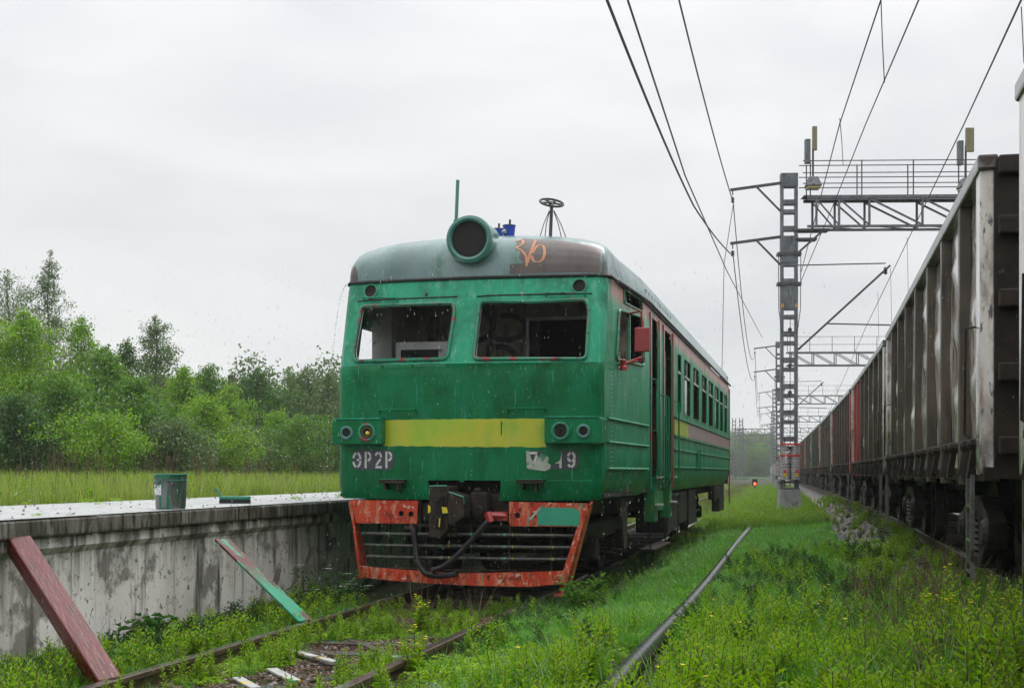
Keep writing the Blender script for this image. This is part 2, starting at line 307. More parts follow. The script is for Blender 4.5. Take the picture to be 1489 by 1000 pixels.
M['leafB'] = mat('mid_green_leaf', [(.07, .17, .018), (.115, .23, .03)], .5, 4, V3, .42, trans=.4, island=.4, rnd=True)
M['leafC'] = mat('grey_green_leaf', [(.08, .135, .04), (.12, .19, .06)], .5, 4, V3, .42, trans=.3, island=.4, rnd=True)
M['leafD'] = mat('dark_green_leaf', [(.035, .1, .014), (.055, .13, .022)], .5, 4, V3, .42, trans=.35, island=.4, rnd=True)
M['pipe'] = mat('wet_black_pipe', [(.02, .021, .022), (.06, .06, .062)], 12, 6, V3, .2, bump=.25, bscale=60, spec=.6, layers=[((.2, .2, .2), 30, V3, .66, .7)])
M['prop_maroon'] = mat('maroon_painted_timber', [(.085, .009, .008), (.135, .015, .013)], 4, 7, (4, 4, .6), .3, spec=.35, bump=.2, bscale=20, rvar=.1, layers=[((.05, .01, .008), 9, (4, 4, .8), .56, .6), ((.42, .3, .27), 16, (4, 4, 1), .67, .7)])
M['prop_board'] = mat('flaking_board_paint', [(.08, .018, .014), (.13, .035, .025)], 4, 7, (6, 6, .6), .35, spec=.3, bump=.3, layers=[((.02, .27, .15), 1.9, (4, 4, 1.2), .42, .44, ('Z', 1.0, .5)), ((.02, .27, .15), 1.9, (4, 4, 1.2), .545, .555), ((.3, .2, .18), 14, (5, 5, .6), .62, .65)])
M['bucket'] = mat('paint_dripped_bucket_metal', [(.12, .13, .13), (.2, .21, .21)], 3, rough=.28, metal=.5, layers=[((.01, .17, .09), 5, (5, 5, .35), .53, .57), ((.01, .17, .09), 3, V3, .3, .5, ('Z', .27, .33))])
M['white_lbl'] = mat('white_paper_label', [(.6, .62, .6), (.7, .72, .7)], 20, rough=.5, layers=[((.02, .2, .12), 18, (3, 3, .8), .56, .6)])
M['bristle'] = mat('dark_bristles', [(.01, .015, .012)], rough=.8)
M['debris'] = mat('peeling_white_plank', [(.35, .36, .35), (.5, .5, .48)], 6, 7, (1, 5, 5), .4, rnd=True, layers=[((.6, .45, .02), 4, V3, .62, .64), ((.02, .25, .15), 6, V3, .58, .6), ((.1, .08, .06), 5, V3, .56, .64)])
M['tan'] = mat('tan_scrap', [(.3, .22, .12), (.4, .32, .2)], 9, rough=.7)
M['drop'] = mat('water_drop', [(.98, .99, 1)], rough=.02)
M['drop'].node_tree.nodes['Principled BSDF'].inputs['Transmission Weight'].default_value = .9; M['drop'].node_tree.nodes['Principled BSDF'].inputs['IOR'].default_value = 1.33
M['red_light'] = bpy.data.materials.new('lit_red_lens'); M['red_light'].use_nodes = True
pb = M['red_light'].node_tree.nodes['Principled BSDF']; pb.inputs['Base Color'].default_value = (.5, .02, .01, 1); pb.inputs['Emission Color'].default_value = (1, .06, .02, 1); pb.inputs['Emission Strength'].default_value = 6
# freight wagons
def wagmats(i, pa, po):
    return (mat('wagon_panel_paint_%d' % i, pa, 2.2, 8, (1, 1, .5), .2, rnd=True, bump=.3, bscale=5, rvar=.1, coat=.5, spec=.7,
                layers=[((.09, .045, .028), 2.5, (1, 3, .35), .5, .62), ((.25, .16, .11), 5, (1, 3, .4), .52, .66), ((.04, .03, .022), 9, (2, 3, .6), .58, .64), ((.035, .03, .022), 3, (1, 1, .8), .42, .58, ('Z', 1.7, 1.0))]),
            mat('wagon_post_paint_%d' % i, po, 3, 8, (1, 1, .4), .42, rnd=True, bump=.25, bscale=12, rvar=.12,
                layers=[((.02, .018, .013), 4, (2, 2, .4), .52, .66), ((.11, .055, .035), 6, (2, 2, .4), .62, .7)]))
WM = [wagmats(0, [(.42, .35, .30), (.68, .63, .58), (.8, .78, .75)], [(.035, .024, .014), (.065, .046, .028), (.10, .072, .045)]),
      wagmats(1, [(.36, .32, .28), (.56, .52, .48)], [(.04, .028, .018), (.08, .056, .036)]),
      wagmats(2, [(.3, .035, .025), (.42, .06, .05)], [(.04, .03, .024), (.08, .055, .04)]),
      wagmats(3, [(.12, .2, .15), (.3, .34, .3)], [(.02, .035, .026), (.04, .06, .045)])]
M['wag_red'] = mat('faded_red_wagon_paint', [(.25, .03, .025), (.36, .05, .04)], 3, 7, (1, 1, .4), .4, layers=[((.06, .04, .03), 4, (2, 2, .4), .58, .68)])
M['wag_dark'] = mat('rust_brown_wagon_frame', [(.012, .009, .007), (.022, .016, .012), (.036, .025, .018)], 5, 7, V3, .55, spec=.25, bump=.3, rnd=True)
M['wag_rail'] = mat('wet_grey_top_rail', [(.12, .12, .12), (.2, .2, .2)], 3, rough=.2, metal=.3, layers=[((.05, .035, .025), 5, V3, .5, .62)])
M['bogie'] = mat('cast_bogie_steel', [(.008, .007, .006), (.02, .017, .014), (.045, .04, .034)], 7, rough=.55, spec=.25, bump=.4)

# ------------------------------------------------------------------ geometry of the line
def slope(Y):
    if Y < 24: return .2255
    if Y < 34: return .2255 - .0255 * (Y - 24) / 10
    if Y < 100: return .2 - .010 * (Y - 34) / 66
    return .19
_T = {}
def T(Y):
    if Y <= 24: return .2255 * Y
    if Y <= 34: t = Y - 24; return 5.412 + .2255 * t - .0255 * t * t / 20
    if Y <= 100: t = Y - 34; return 7.5395 + .2 * t - .01 * t * t / 132
    return 7.5395 + 13.2 - .33 + .19 * (Y - 100)
def P(q, Y, z=0): return Vector((q + T(Y), Y, z))
def head(Y): return -atan(slope(Y))
AXL, AXR, ZR = -4.06, 2.65, .45
PROF = [(-1500, .9), (-60, 1.0), (-12, .88), (-9.1, .82), (-8.8, -.1), (-6.15, -.22), (-5.3, -.21), (-4.95, -.17), (-3.1, -.17), (-2.5, -.15), (-1.2, -.04), (0, .02), (.6, .1), (1.05, .18), (1.45, .27), (3.9, .27), (5.5, 0), (9, .0), (1500, .3)]
def hprof(q): return np.interp(q, [p[0] for p in PROF], [p[1] for p in PROF])
def gz(q, Y): return float(hprof(q)) + .03 * sin(q * 2.3 + Y * 1.1) * cos(Y * .7 - q) * (1 if -3.2 < q < 1 or q < -9 else .2)

# ground sheet
qs = [-1500, -600, -250, -120, -60, -40, -25, -18, -14, -11, -9.1, -8.8, -8, -7, -6.15, -5.7, -5.3, -5.1, -4.95, -4.5, -4, -3.5, -3.1] + [x * .2 - 2.9 for x in range(27)] + [3, 3.9, 4.6, 5.5, 7, 9, 14, 25, 60, 150, 400, 1500]
Ys = [-30, -10, 0] + [3 + .35 * i for i in range(80)] + [32 + i * 1.5 for i in range(20)] + [65, 75, 90, 110, 135, 160, 200, 260, 340, 450, 700, 1200, 2500, 4000]
gm = MB(); nq = len(qs)
for Y in Ys:
    for q in qs: gm.v.append((q + T(Y) if abs(q) < 500 else q, Y, gz(q, Y)))
for i in range(len(Ys) - 1):
    for j in range(nq - 1): gm.f.append((i * nq + j, i * nq + j + 1, (i + 1) * nq + j + 1, (i + 1) * nq + j)); gm.m.append(1 if .55 < (qs[j] + qs[j + 1]) / 2 < 5.5 else 0)
g_ = obj('ground', gm, [M['ground'], M['gravel_bed']], smooth=True, fixn=False, split=80); tag(g_, 'damp overgrown ground with a gravel ballast strip', kind='structure')

# tracks
def strip(q, prof, Ylist, z0, m=0, mb=None):
    mb = mb or MB(); n = len(prof); o = len(mb.v)
    for Y in Ylist:
        for (a, b) in prof: mb.v.append((q + a * 1.025 + T(Y), Y, z0 + b))
    for i in range(len(Ylist) - 1):
        for j in range(n):
            mb.f.append((o + i * n + j, o + i * n + (j + 1) % n, o + (i + 1) * n + (j + 1) % n, o + (i + 1) * n + j)); mb.m.append(1 if prof[j][1] == 0 and prof[(j + 1) % n][1] == 0 else 0)
    mb.f.append(tuple(o + j for j in range(n))); mb.m.append(0)
    return mb
RP = [(-.07, -.17), (.07, -.17), (.07, -.155), (.012, -.135), (.012, -.05), (.042, -.04), (.042, -.008), (.034, 0), (-.034, 0), (-.042, -.008), (-.042, -.04), (-.012, -.05), (-.012, -.135), (-.07, -.155)]
RY = [-6] + [2 + i for i in range(40)] + [42 + 4 * i for i in range(20)] + [130 + 15 * i for i in range(20)]
def track(name, ax, z, half, label, y1, n):
    t = empty(name, (0, 0, 0)); tag(t, label, kind='structure')
    for s in (-1, 1): obj('rail', strip(ax + s * half, RP, RY, z), [M['rail_side'], M['rail_top']], t, smooth=True)
    sm = MB().box(-1.3, 1.3, -.11, .11, -.16, 0)
    sme = sm.mesh('sleeper'); sme.materials.append(M['sleeper'])
    bp = MB()
    for s in (-1, 1): bp.box(s * half - .12, s * half + .12, -.09, .09, 0, .012)
    for i in range(n):
        Y = y1 + i * .62; p = P(ax, Y, z - .13 + random.uniform(-.02, .0))
        o = obj('sleeper', sme, M['sleeper'], t); o.location = p; o.rotation_euler = (0, 0, head(Y) + random.uniform(-.02, .02))
        for s in (-1, 1):
            if i < 40:
                for e in (-1, 1):
                    pass
    return t
track('siding_track', AXL, 0, .86, 'overgrown rusty siding track under the green railcar', 6.2, 70)
track('main_track', AXR, ZR, .82, 'rusty track carrying the freight wagons', 6.2, 60)

# platform
plat = empty('station_platform', P(-6.2, 4), head(5)); tag(plat, 'low concrete platform with stained white wall and mossy coping beside the siding', 'platform')
LP = 36
wv = 3.5; y = -6.46
joints = [-6.46]
# wall panel joint measured near Y=12.1 -> local y 8.3
while y < LP: y += wv; joints.append(y)
for a, b in zip(joints[:-1], joints[1:]):
    m_ = MB()
    pr = [(.10, -.45), (.10, .80), (.04, .86), (.0, .86), (-.12, .86), (-.12, -.45)]
    pr = [(-.32, -.45), (-.10, -.45), (-.10, .77), (-.05, .83), (-.05, .92), (-.32, .92)]
    m_.prism(pr, a + .008, b - .008, 'xz'); o = obj('wall_panel', m_, M['wall'], plat, bevel=.008)
    mc = MB(); mc.box(-1.2, random.uniform(0, .025), a + .012 + .3, b + .3 - .012, .925, 1.08 - random.uniform(0, .012)); obj('coping_slab', mc, M['coping'], plat, bevel=.02)
    md = MB(); md.box(-1.1, .0, a + .33, b + .27, 1.08, 1.086); md.box(-2.75, -1.21, a + .31, b + .29, .9, 1.075); obj('deck_slab', md, M['deck'], plat, bevel=.004)

# ------------------------------------------------------------------ green railcar
TR = empty('railcar', (-.567 + .01, 15.5, 0), -atan(.2255), 'abandoned green electric railcar with a yellow band and red pilot, standing on the siding', 'railcar')
W0 = 1.45; R0 = .15; SA = R0 * pi / 2; SE = W0 + SA; GZ = 3.745
def fz(z): return 0 if z < 2.685 else (.03 * (z - 2.685) / .02 if z < 2.705 else .03 + .35 * (z - 2.705) / 1.04)
def Wv(v): return 1.6 + .14 * max(0, min(1, (v - .286) / 2.9))
def bow(u): return .12 * (u / 1.5) ** 2
def FP(s, z, off=0):
    sg = 1 if s >= 0 else -1; a = abs(s)
    if a <= W0: u = a; v = bow(u); nx, ny = .08 * u, -1
    elif a <= SE:
        ph = (a - W0) / R0; u = W0 + R0 * sin(ph); v = bow(W0) + R0 * (1 - cos(ph)); nx, ny = sin(ph), -cos(ph)
    else: v = bow(W0) + R0 + a - SE; u = Wv(v); nx, ny = 1, 0
    tb = 0
    if z < 1.32: tb = .06 * ((1.32 - z) / .2) ** 2
    return (sg * (u - tb * .6 + nx * off), v + fz(z) * max(0, 1 - v / 2.6) + ny * off + tb * .5, z)
VS = bow(W0) + R0
def SP(v, z, sg=1, off=0):
    u = Wv(v)
    if z < 1.5: u -= .16 * ((1.5 - z) / .38) ** 2
    if z > 3.5: u -= .02 * ((z - 3.5) / .25)
    if v < .5 and z < 1.32: pass
    return (sg * (u + off), v + fz(z) * max(0, 1 - v / 2.6), z)
wL = roundpoly([(-1.37, 3.445), (-.2, 3.44), (-.175, 3.34), (-.21, 2.765), (-1.37, 2.765), (-1.41, 2.85)], .07)
wR = roundpoly([(.12, 3.45), (.75, 3.43), (1.37, 3.45), (1.41, 3.33), (1.41, 2.74), (.10, 2.755)], .07)
mkL, mkR = circ(-1.27, 3.63, .075), circ(1.28, 3.615, .075)
cut = 2.70
lower = [(-SE, 1.14), (-.434, 1.13), (-.434, 1.354), (-.05, 1.356), (-.05, 1.335), (.0, 1.335), (.0, 1.356), (.437, 1.354), (.437, 1.12), (SE, 1.13), (SE, cut), (-SE, cut)]
obj('front_panel', panel(lower, [], FP, .1), M['green_low'], TR, smooth=True, solid=-.03, fixn=False)
upper = [(-SE, cut + .004), (SE, cut + .004), (SE, GZ), (-SE, GZ)]
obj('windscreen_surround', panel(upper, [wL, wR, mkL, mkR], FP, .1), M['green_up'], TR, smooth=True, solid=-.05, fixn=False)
def loop3(poly, fn, off, r, n=6, **k):
    pts = [fn(p[0], p[1], off) for p in dens(poly, .15)]; pts.append(pts[0]); return MB().tube(pts, r, n, cap=False)
M['frame_red'] = mat('chipped_green_and_red_frame', [(.01, .17, .09), (.02, .22, .12)], 4, rough=.35, layers=[((.3, .03, .03), 7, V3, .57, .59), ((.03, .03, .03), 9, V3, .58, .62)])
M['frame_pale'] = mat('pale_inner_window_trim', [(.3, .31, .28), (.5, .5, .47)], 6, rough=.4, layers=[((.08, .08, .06), 7, V3, .5, .6)])
for w in (wL, wR):
    fr_ = obj('window_frame', loop3(w, FP, .012, .022), M['frame_red'], TR, smooth=True)
    c = (sum(p[0] for p in w) / len(w), sum(p[1] for p in w) / len(w))
    ins = [(c[0] + (p[0] - c[0]) * .985, c[1] + (p[1] - c[1]) * .97) for p in w]
    obj('inner_trim', loop3(ins, FP, -.035, .014), M['frame_pale'], fr_, smooth=True)
    g2 = obj('gasket', loop3(ins, FP, -.012, .012), M['rubber'], fr_, smooth=True)
for (x, z) in ((-1.27, 3.63), (1.28, 3.615)):
    mk = obj('marker_lamp', loop3(circ(x, z, .085), FP, .005, .014), M['frame_red'], TR, smooth=True)
    c0 = FP(x, z); obj('lamp_socket', MB().lathe((c0[0], c0[1] + .02, c0[2]), (0, 1, -.2), [(.078, 0), (.07, .1), (0, .1)], 14), M['coupler' if x < 0 else 'void'], mk)
# side walls
def vx(px):
    a = (px - 744.5) / 1950; return (a * (15.5 - .22 * 1.74) + .567 - .9755 * 1.74) / (.22 - a * .9755)
cabwin = roundpoly([(.98, 3.42), (2.72, 3.50), (2.86, 2.87), (.90, 2.80)], .09)
smallwin = roundpoly([(1.45, 3.70), (2.72, 3.70), (2.8, 3.60), (1.42, 3.55)], .03)
smallwin = roundpoly([(1.40, 3.72), (2.74, 3.725), (2.78, 3.58), (1.36, 3.55)], .03)
door1 = [(3.62, 1.22), (4.45, 1.22), (4.45, 3.62), (3.62, 3.62)]
door2 = [(5.25, 1.22), (6.35, 1.22), (6.35, 3.62), (5.25, 3.62)]
wv_ = [(7.25, 7.75), (8.7, 9.65), (10.2, 11.2), (11.85, 12.85), (13.4, 14.4), (15.0, 16.0), (16.7, 17.7), (18.4, 19.4)]
wv_ = [(7.3, 7.85), (8.45, 9.6), (10.25, 11.45), (12.2, 13.35), (14.0, 15.2), (15.8, 17.0), (17.5, 18.5), (19.0, 20.1)]
LEN = 21.2
wins = [roundpoly([(a, 2.45), (b, 2.45), (b, 3.42), (a, 3.42)], .05, 3) for a, b in wv_]
outer = [(VS, 1.14), (3.4, 1.14), (3.5, 1.22), (6.5, 1.22), (6.6, 1.14), (LEN, 1.14), (LEN, GZ), (VS, GZ)]
for sg in (1, -1):
    sm_ = obj('side_wall', panel(outer, [cabwin if sg > 0 else roundpoly([(.98, 3.28), (1.9, 3.3), (1.95, 2.87), (.90, 2.80)], .05), smallwin, door1, door2] + wins, lambda v, z: SP(v, z, sg), .22, flip=(sg < 0)), M['green_side'], TR, smooth=True, solid=-.015, fixn=False)
    cf = obj('window_frame', loop3(cabwin if sg > 0 else roundpoly([(.98, 3.28), (1.9, 3.3), (1.95, 2.87), (.90, 2.80)], .05), lambda a, b, o: SP(a, b, sg, o), .01, .02), M['frame_red'], TR, smooth=True)
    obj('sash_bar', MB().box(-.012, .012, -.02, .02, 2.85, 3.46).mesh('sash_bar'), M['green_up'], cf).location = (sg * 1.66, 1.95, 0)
    obj('vent_frame', loop3(smallwin, lambda a, b, o: SP(a, b, sg, o), .008, .014), M['frame_red'], TR, smooth=True)
    for (a, b), pw in zip(wv_, wins):
        wf = obj('window_frame', loop3(pw, lambda x, z, o: SP(x, z, sg, o), .0, .009, 4), M['green_side'], TR, smooth=True)
        X = sg * 1.725
        bars = MB().box(X - .015, X + .015, a, b, 3.1, 3.14)
        if b - a > 1: bars.box(X - .014, X + .014, (a + b) / 2 - .02, (a + b) / 2 + .02, 3.142, 3.41)
        obj('transom_bar', bars, M['frame_pale'], wf)
        if random.random() < .5:
            obj('pane', MB().box(X - .016, X - .012, a + .01, b - .01, 2.46, 3.095), M['glass_dark'], wf)
    for dn, dr, mt in (('cab_door', door1, 'green_side'), ('vestibule_door', door2, 'green_side')):
        a, b = dr[0][0], dr[1][0]; n2 = 1 if dn == 'cab_door' else 2
        for k in range(n2):
            aa = a + (b - a) * k / n2 + .015; bb = a + (b - a) * (k + 1) / n2 - .015
            hole = roundpoly([(aa + .1, 2.35), (bb - .1, 2.35), (bb - .1, 3.35), (aa + .1, 3.35)], .05, 3)
            d = obj(dn, panel([(aa, 1.2), (bb, 1.2), (bb, 3.6), (aa, 3.6)], [hole], lambda v, z: (sg * (1.66 - (.1 if z < 1.4 else .03)), v, z), .3, flip=(sg < 0)), M['green_side'] if k else M['door_paint'], TR, solid=-.03, fixn=False)
            obj('window_frame', loop3(hole, lambda x, z, o: (sg * (1.645 + o), x, z), .0, .018, 4), M['post_red'], d)
    for v0, mt, w in ((3.52, 'door_paint', .05), (4.6, 'door_paint', .05), (5.15, 'door_paint', .05), (6.5, 'post_red', .05), (21.1, 'post_red', .09)):
        zb = 1.2 if v0 < 20 else .62
        obj('door_pillar', MB().beam((sg * (Wv(v0) + .004), v0, zb), (sg * (Wv(v0) + .004), v0, 3.66), .03, w * 1.6, up=(0, 1, 0)), M[mt], TR, bevel=.01)
    for z, off in ((2.345, .03), (2.04, .018), (1.82, .018), (1.53, .018)):
        m_ = MB().box(sg * 1.72, sg * (1.745 + off), 6.72, LEN, z - .02, z + .012); obj('side_rib', m_, M['green_side'], TR, bevel=.008)
    for z in (2.075, 1.80, 1.49):
        m_ = MB(); pts = [SP(v, z, sg, .012) for v in (.42, 1.2, 2.2, 3.2)]; pts = [(p[0], p[1], z) for p in pts]; m_.tube(pts, .018, 5); obj('cab_rib', m_, M['green_side'], TR, smooth=True)
    obj('belt_band', MB().box(sg * 1.735, sg * 1.748, 6.74, 9.2, 2.065, 2.315), M['yellow'], TR)
    obj('belt_band', MB().box(sg * 1.735, sg * 1.747, 9.203, LEN - .1, 2.065, 2.315), M['band_pale'], TR)
    obj('service_hatch', MB().box(sg * 1.73, sg * 1.765, 10.9, 11.5, 1.5, 1.85).box(sg * 1.765, sg * 1.78, 10.95, 11.02, 1.48, 1.9).box(sg * 1.765, sg * 1.78, 11.38, 11.45, 1.48, 1.9), M['green_side'], TR, bevel=.006)
    # vertical grab rails
    for v0, mt, z0, z1 in ((3.50, 'frame_red', 2.0, 2.75), (4.7, 'green_side', 1.35, 2.6), (5.05, 'green_side', 1.3, 2.6), (6.62, 'green_side', 1.3, 2.6)):
        x = sg * (Wv(v0) + .09); xi = sg * (Wv(v0) - .02)
        obj('handrail', MB().tube([(xi, v0, z0), (x, v0, z0 + .03), (x, v0, z1 - .03), (xi, v0, z1)], .014, 6), M[mt], TR, smooth=True)
    # steps hanging under the doors
    for v0 in (4.68, 6.7):
        st = obj('step_bracket', MB().box(sg * 1.52, sg * 1.69, v0 - .18, v0 + .18, .72, 1.38), M['green_side'], TR, bevel=.02)
        for z in (.96, 1.36): obj('tread', MB().box(sg * 1.69, sg * 1.78, v0 - .17, v0 + .17, z, z + .025), M['ivory'], st)
        for z in (.46,): obj('hanger', MB().tube([(sg * 1.6, v0, .74), (sg * 1.6, v0, .32)], .012), M['coupler'], st)
    obj('footboard', MB().box(sg * 1.45, sg * 1.68, 4.6, 6.75, .30, .325), M['coupler'], TR)
    obj('side_apron', MB().box(sg * 1.5, sg * 1.6, 4.87, 6.5, .85, 1.25), M['green_side'], TR, bevel=.01)
    obj('hanging_plate', MB().add([(sg * 1.45, 2.3, 1.1), (sg * 1.45, 2.9, 1.12), (sg * 1.45, 2.95, .45), (sg * 1.45, 2.65, .42), (sg * 1.5, 2.3, 1.1), (sg * 1.5, 2.9, 1.12), (sg * 1.5, 2.95, .45), (sg * 1.5, 2.65, .42)],
        [(0, 1, 2, 3), (7, 6, 5, 4), (0, 4, 5, 1), (1, 5, 6, 2), (2, 6, 7, 3), (3, 7, 4, 0)]), M['coupler'], TR)
    obj('gutter', MB().tube([(sg * 1.62, .62, GZ), (sg * 1.70, 1.8, GZ), (sg * 1.765, 3.2, GZ + .01), (sg * 1.765, LEN, GZ + .01)], .022, 6), M['black'], TR, smooth=True)
# rivets down the cab side
m_ = MB()
for i in range(26):
    for dv in (0, .1):
        v = .62 + dv; z = 2.68 - i * .05; p = SP(v, z, 1, .002); m_.lathe(p, (1, 0, 0), [(.008, 0), (.005, .006), (0, .007)], 5)
ro_ = obj('rivet_row', m_, M['ivory'], TR); ro_['kind'] = 'stuff'
# mirror on the right cab side
mr_ = obj('mirror', MB().box(1.80, 1.99, 1.35, 1.40, 2.92, 3.22), M['dark_red'], TR, bevel=.015)
obj('mirror_bracket', MB().tube([(1.68, 1.6, 3.42), (1.88, 1.42, 3.42), (1.9, 1.42, 3.0), (1.88, 1.42, 2.82), (1.66, 1.3, 2.76)], .014, 6).tube([(1.66, 1.1, 2.74), (1.88, 1.42, 2.86)], .018, 6).lathe((1.70, 1.1, 2.68), (0, 0, 1), [(.05, 0), (.05, .04), (.025, .06), (.04, .12), (0, .14)], 8), M['dark_red'], mr_, smooth=True)
# roof
def roofz(u): 
    a = abs(u); return float(np.interp(a, [0, .5, 1.0, 1.3, 1.5, 1.62, 1.69, 1.72], [4.33, 4.32, 4.29, 4.245, 4.19, 4.11, 3.97, 3.75]))
NS = 40; rows = []
ss = [-1 + 2 * i / NS for i in range(NS + 1)]
def vend(): return .9
for k in range(9):
    th = k / 8 * pi / 2; row = []
    for a in ss:
        s = a * SE; p0 = FP(s, GZ); a1 = a * 1.0
        ang = a1 * pi / 2; u1 = 1.6 * (abs(sin(ang)) ** .9) * (1 if a1 >= 0 else -1)
        u1 = a * 1.6; z1 = GZ + (roofz(u1 * 1.72 / 1.6) - 3.75)
        g = sin(th) ** .8; h = 1 - cos(th)
        row.append((p0[0], p0[1] + (.95 - p0[1]) * h, GZ + (z1 - GZ) * g))
    rows.append(row)
for v in (1.6, 2.4, 3.3, 6, 10, 15, LEN):
    k = Wv(v) / 1.6 if v > 0 else 1
    rows.append([((a * 1.6 * .97 if v < 1 else a * (Wv(v))) * 1.0, v, GZ + roofz(a * 1.72) - 3.75) for a in ss])
m_ = MB(); n = NS + 1
for r in rows: m_.v += r
m_.f = [(i * n + j, i * n + j + 1, (i + 1) * n + j + 1, (i + 1) * n + j) for i in range(len(rows) - 1) for j in range(NS)]; m_.m = [0] * len(m_.f)
def capP(a, t, off=.004):      # point on the cap surface: a across -1..1, t 0..1 up
    t = math.asin(min(1, max(0, t)) ** 1.25) * 2 / pi
    x = t * 8; k = min(7, int(x)); f = x - k; b = (a + 1) / 2 * NS; j = min(NS - 1, int(b)); g = b - j
    A = Vector(rows[k][j]).lerp(Vector(rows[k][j + 1]), g); B = Vector(rows[k + 1][j]).lerp(Vector(rows[k + 1][j + 1]), g)
    p = A.lerp(B, f); nrm = (Vector(rows[k][j + 1]) - Vector(rows[k][j])).cross(B - A).normalized()
    if nrm.y > 0: nrm = -nrm
    return p + nrm * off
rf = obj('roof', m_, M['roof'], TR, smooth=True, fixn=False, split=60)
obj('primer_patch', panel(dens([(.27, .08), (.96, .1), (.97, .3), (.93, .55), (.9, .8), (.33, .86), (.3, .72), (.34, .6), (.33, .4), (.37, .28), (.27, .26)], .05), [], lambda a, t: tuple(capP(a, t, .003)), .04), M['brown_patch'], rf, smooth=True, fixn=True)
obj('primer_patch', panel([(-.999, .08), (-.86, .06), (-.87, .3), (-.9, .55), (-.97, .5)], [], lambda a, t: tuple(capP(a, t, .003)), .04), M['brown_patch'], rf, smooth=True)
def ribbon(pts, w, fn):
    b = MB(); V = []
    for i, p in enumerate(pts):
        a = Vector(pts[max(0, i - 1)]); c = Vector(pts[min(len(pts) - 1, i + 1)]); d = (c - a).normalized(); nrm = Vector((-d.y, d.x)) * w / 2
        V += [fn(p[0] + nrm.x, p[1] + nrm.y), fn(p[0] - nrm.x, p[1] - nrm.y)]
    b.add(V, [(2 * i, 2 * i + 1, 2 * i + 3, 2 * i + 2) for i in range(len(pts) - 1)]); return b
def catm(pts, n=6):
    o = []; k = len(pts)
    for i in range(k - 1):
        p0, p1, p2, p3 = [Vector(pts[max(0, min(k - 1, i + d))]) for d in (-1, 0, 1, 2)]
        for j in range(n):
            t = j / n; o.append(.5 * ((2 * p1) + (p2 - p0) * t + (2 * p0 - 5 * p1 + 4 * p2 - p3) * t * t + (3 * p1 - p0 - 3 * p2 + p3) * t ** 3))
    o.append(Vector(pts[-1])); return o
cp = lambda x, y: tuple(capP(x, y, .007))
for st in ([(.29, .78), (.33, .82), (.345, .72), (.31, .62), (.35, .55), (.385, .4), (.39, .22)], [(.395, .3), (.41, .5), (.43, .8), (.425, .82)], [(.42, .45), (.44, .32), (.49, .33), (.51, .5), (.49, .68), (.45, .66), (.425, .5)]):
    obj('orange_scrawl', ribbon(catm(st), .02, cp), M['orange_spray'], rf, smooth=True)
obj('roof_lip', MB().tube([FP(-SE + 2 * SE * i / 30, GZ, .012) for i in range(31)], .02, 6), M['black'], TR, smooth=True)
for sg in (-1, 1): obj('roof_seam', MB().tube([(sg * 1.2, 1.0, roofz(1.3) + .005), (sg * 1.3, 3, roofz(1.28) + .01), (sg * 1.3, LEN, roofz(1.28) + .01)], .02, 5), M['roof'], TR)
vt = MB()
for i in range(10): vt.box(1.62, 1.70, 3.4 + i * .35, 3.65 + i * .35, 3.86, 3.97)
obj('roof_vent_row', vt, M['roof'], TR, bevel=.01)
for i in range(6): obj('roof_ventilator', MB().box(-.3, .3, 5 + i * 2.6, 5.9 + i * 2.6, 4.3, 4.42), M['roof'], TR, bevel=.04)
# big lamp
lm = obj('headlamp_housing', MB().lathe((-.01, .30, 4.19), (0, 1, .02), [(.205, .02), (.215, -.03), (.24, -.045), (.275, -.03), (.285, .02), (.28, .07), (.27, .12), (.27, .5), (.2, .9), (.05, 1.3)], 36), M['lamp_rim'], TR, smooth=True, fixn=True)
obj('reflector', MB().lathe((-.01, .30, 4.19), (0, 1, .02), [(.21, .0), (.2, .12), (.12, .24), (0, .28)], 24), M['void'], lm)
obj('lamp_holder', MB().tube([(.03, .35, 4.06), (.04, .5, 4.12), (.0, .55, 4.19)], .02).lathe((.04, .36, 4.04), (0, 1, 0), [(.03, 0), (.03, .06), (0, .07)], 8), M['coupler'], lm)
# roof fittings
obj('whip_antenna', MB().tube([(-.36, 1.0, 4.3), (-.36, 1.0, 4.56)], .035).tube([(-.36, 1.0, 4.56), (-.34, 1.0, 5.05)], .022), M['lamp_rim'], TR)
# brake handwheel post
hw = obj('handwheel_post', MB().tube([(.78, 1.2, 4.2), (.80, 1.2, 4.72)], .022), M['steel_dark'], TR)
Rw = Matrix.Translation((.80, 1.2, 4.76)) @ Matrix.Rotation(radians(26), 4, 'X') @ Matrix.Rotation(radians(14), 4, 'Y')
m_ = MB(); m_.tube([(.145 * cos(2 * pi * i / 20), .145 * sin(2 * pi * i / 20), 0) for i in range(21)], .014, 6, cap=False)
for i in range(5): m_.tube([(0, 0, 0), (.14 * cos(i * 1.2566), .14 * sin(i * 1.2566), 0)], .013, 5)
m_.lathe((0, 0, -.05), (0, 0, 1), [(.03, 0), (.04, .05), (0, .07)], 8); w_ = obj('handwheel', m_, M['black'], hw, smooth=True); w_.data.transform(Rw)
for dx, sp in ((-.06, -.10), (-.05, -.04), (.05, .08), (.06, .13)): obj('stay_wire', MB().tube([(.8 + dx * .5, 1.2, 4.66), (.8 + dx + sp * .4, 1.2, 4.5), (.8 + dx + sp, 1.2, 4.3), (.8 + dx + sp, 1.2, 4.18)], .0055, 4), M['steel_dark'], hw)
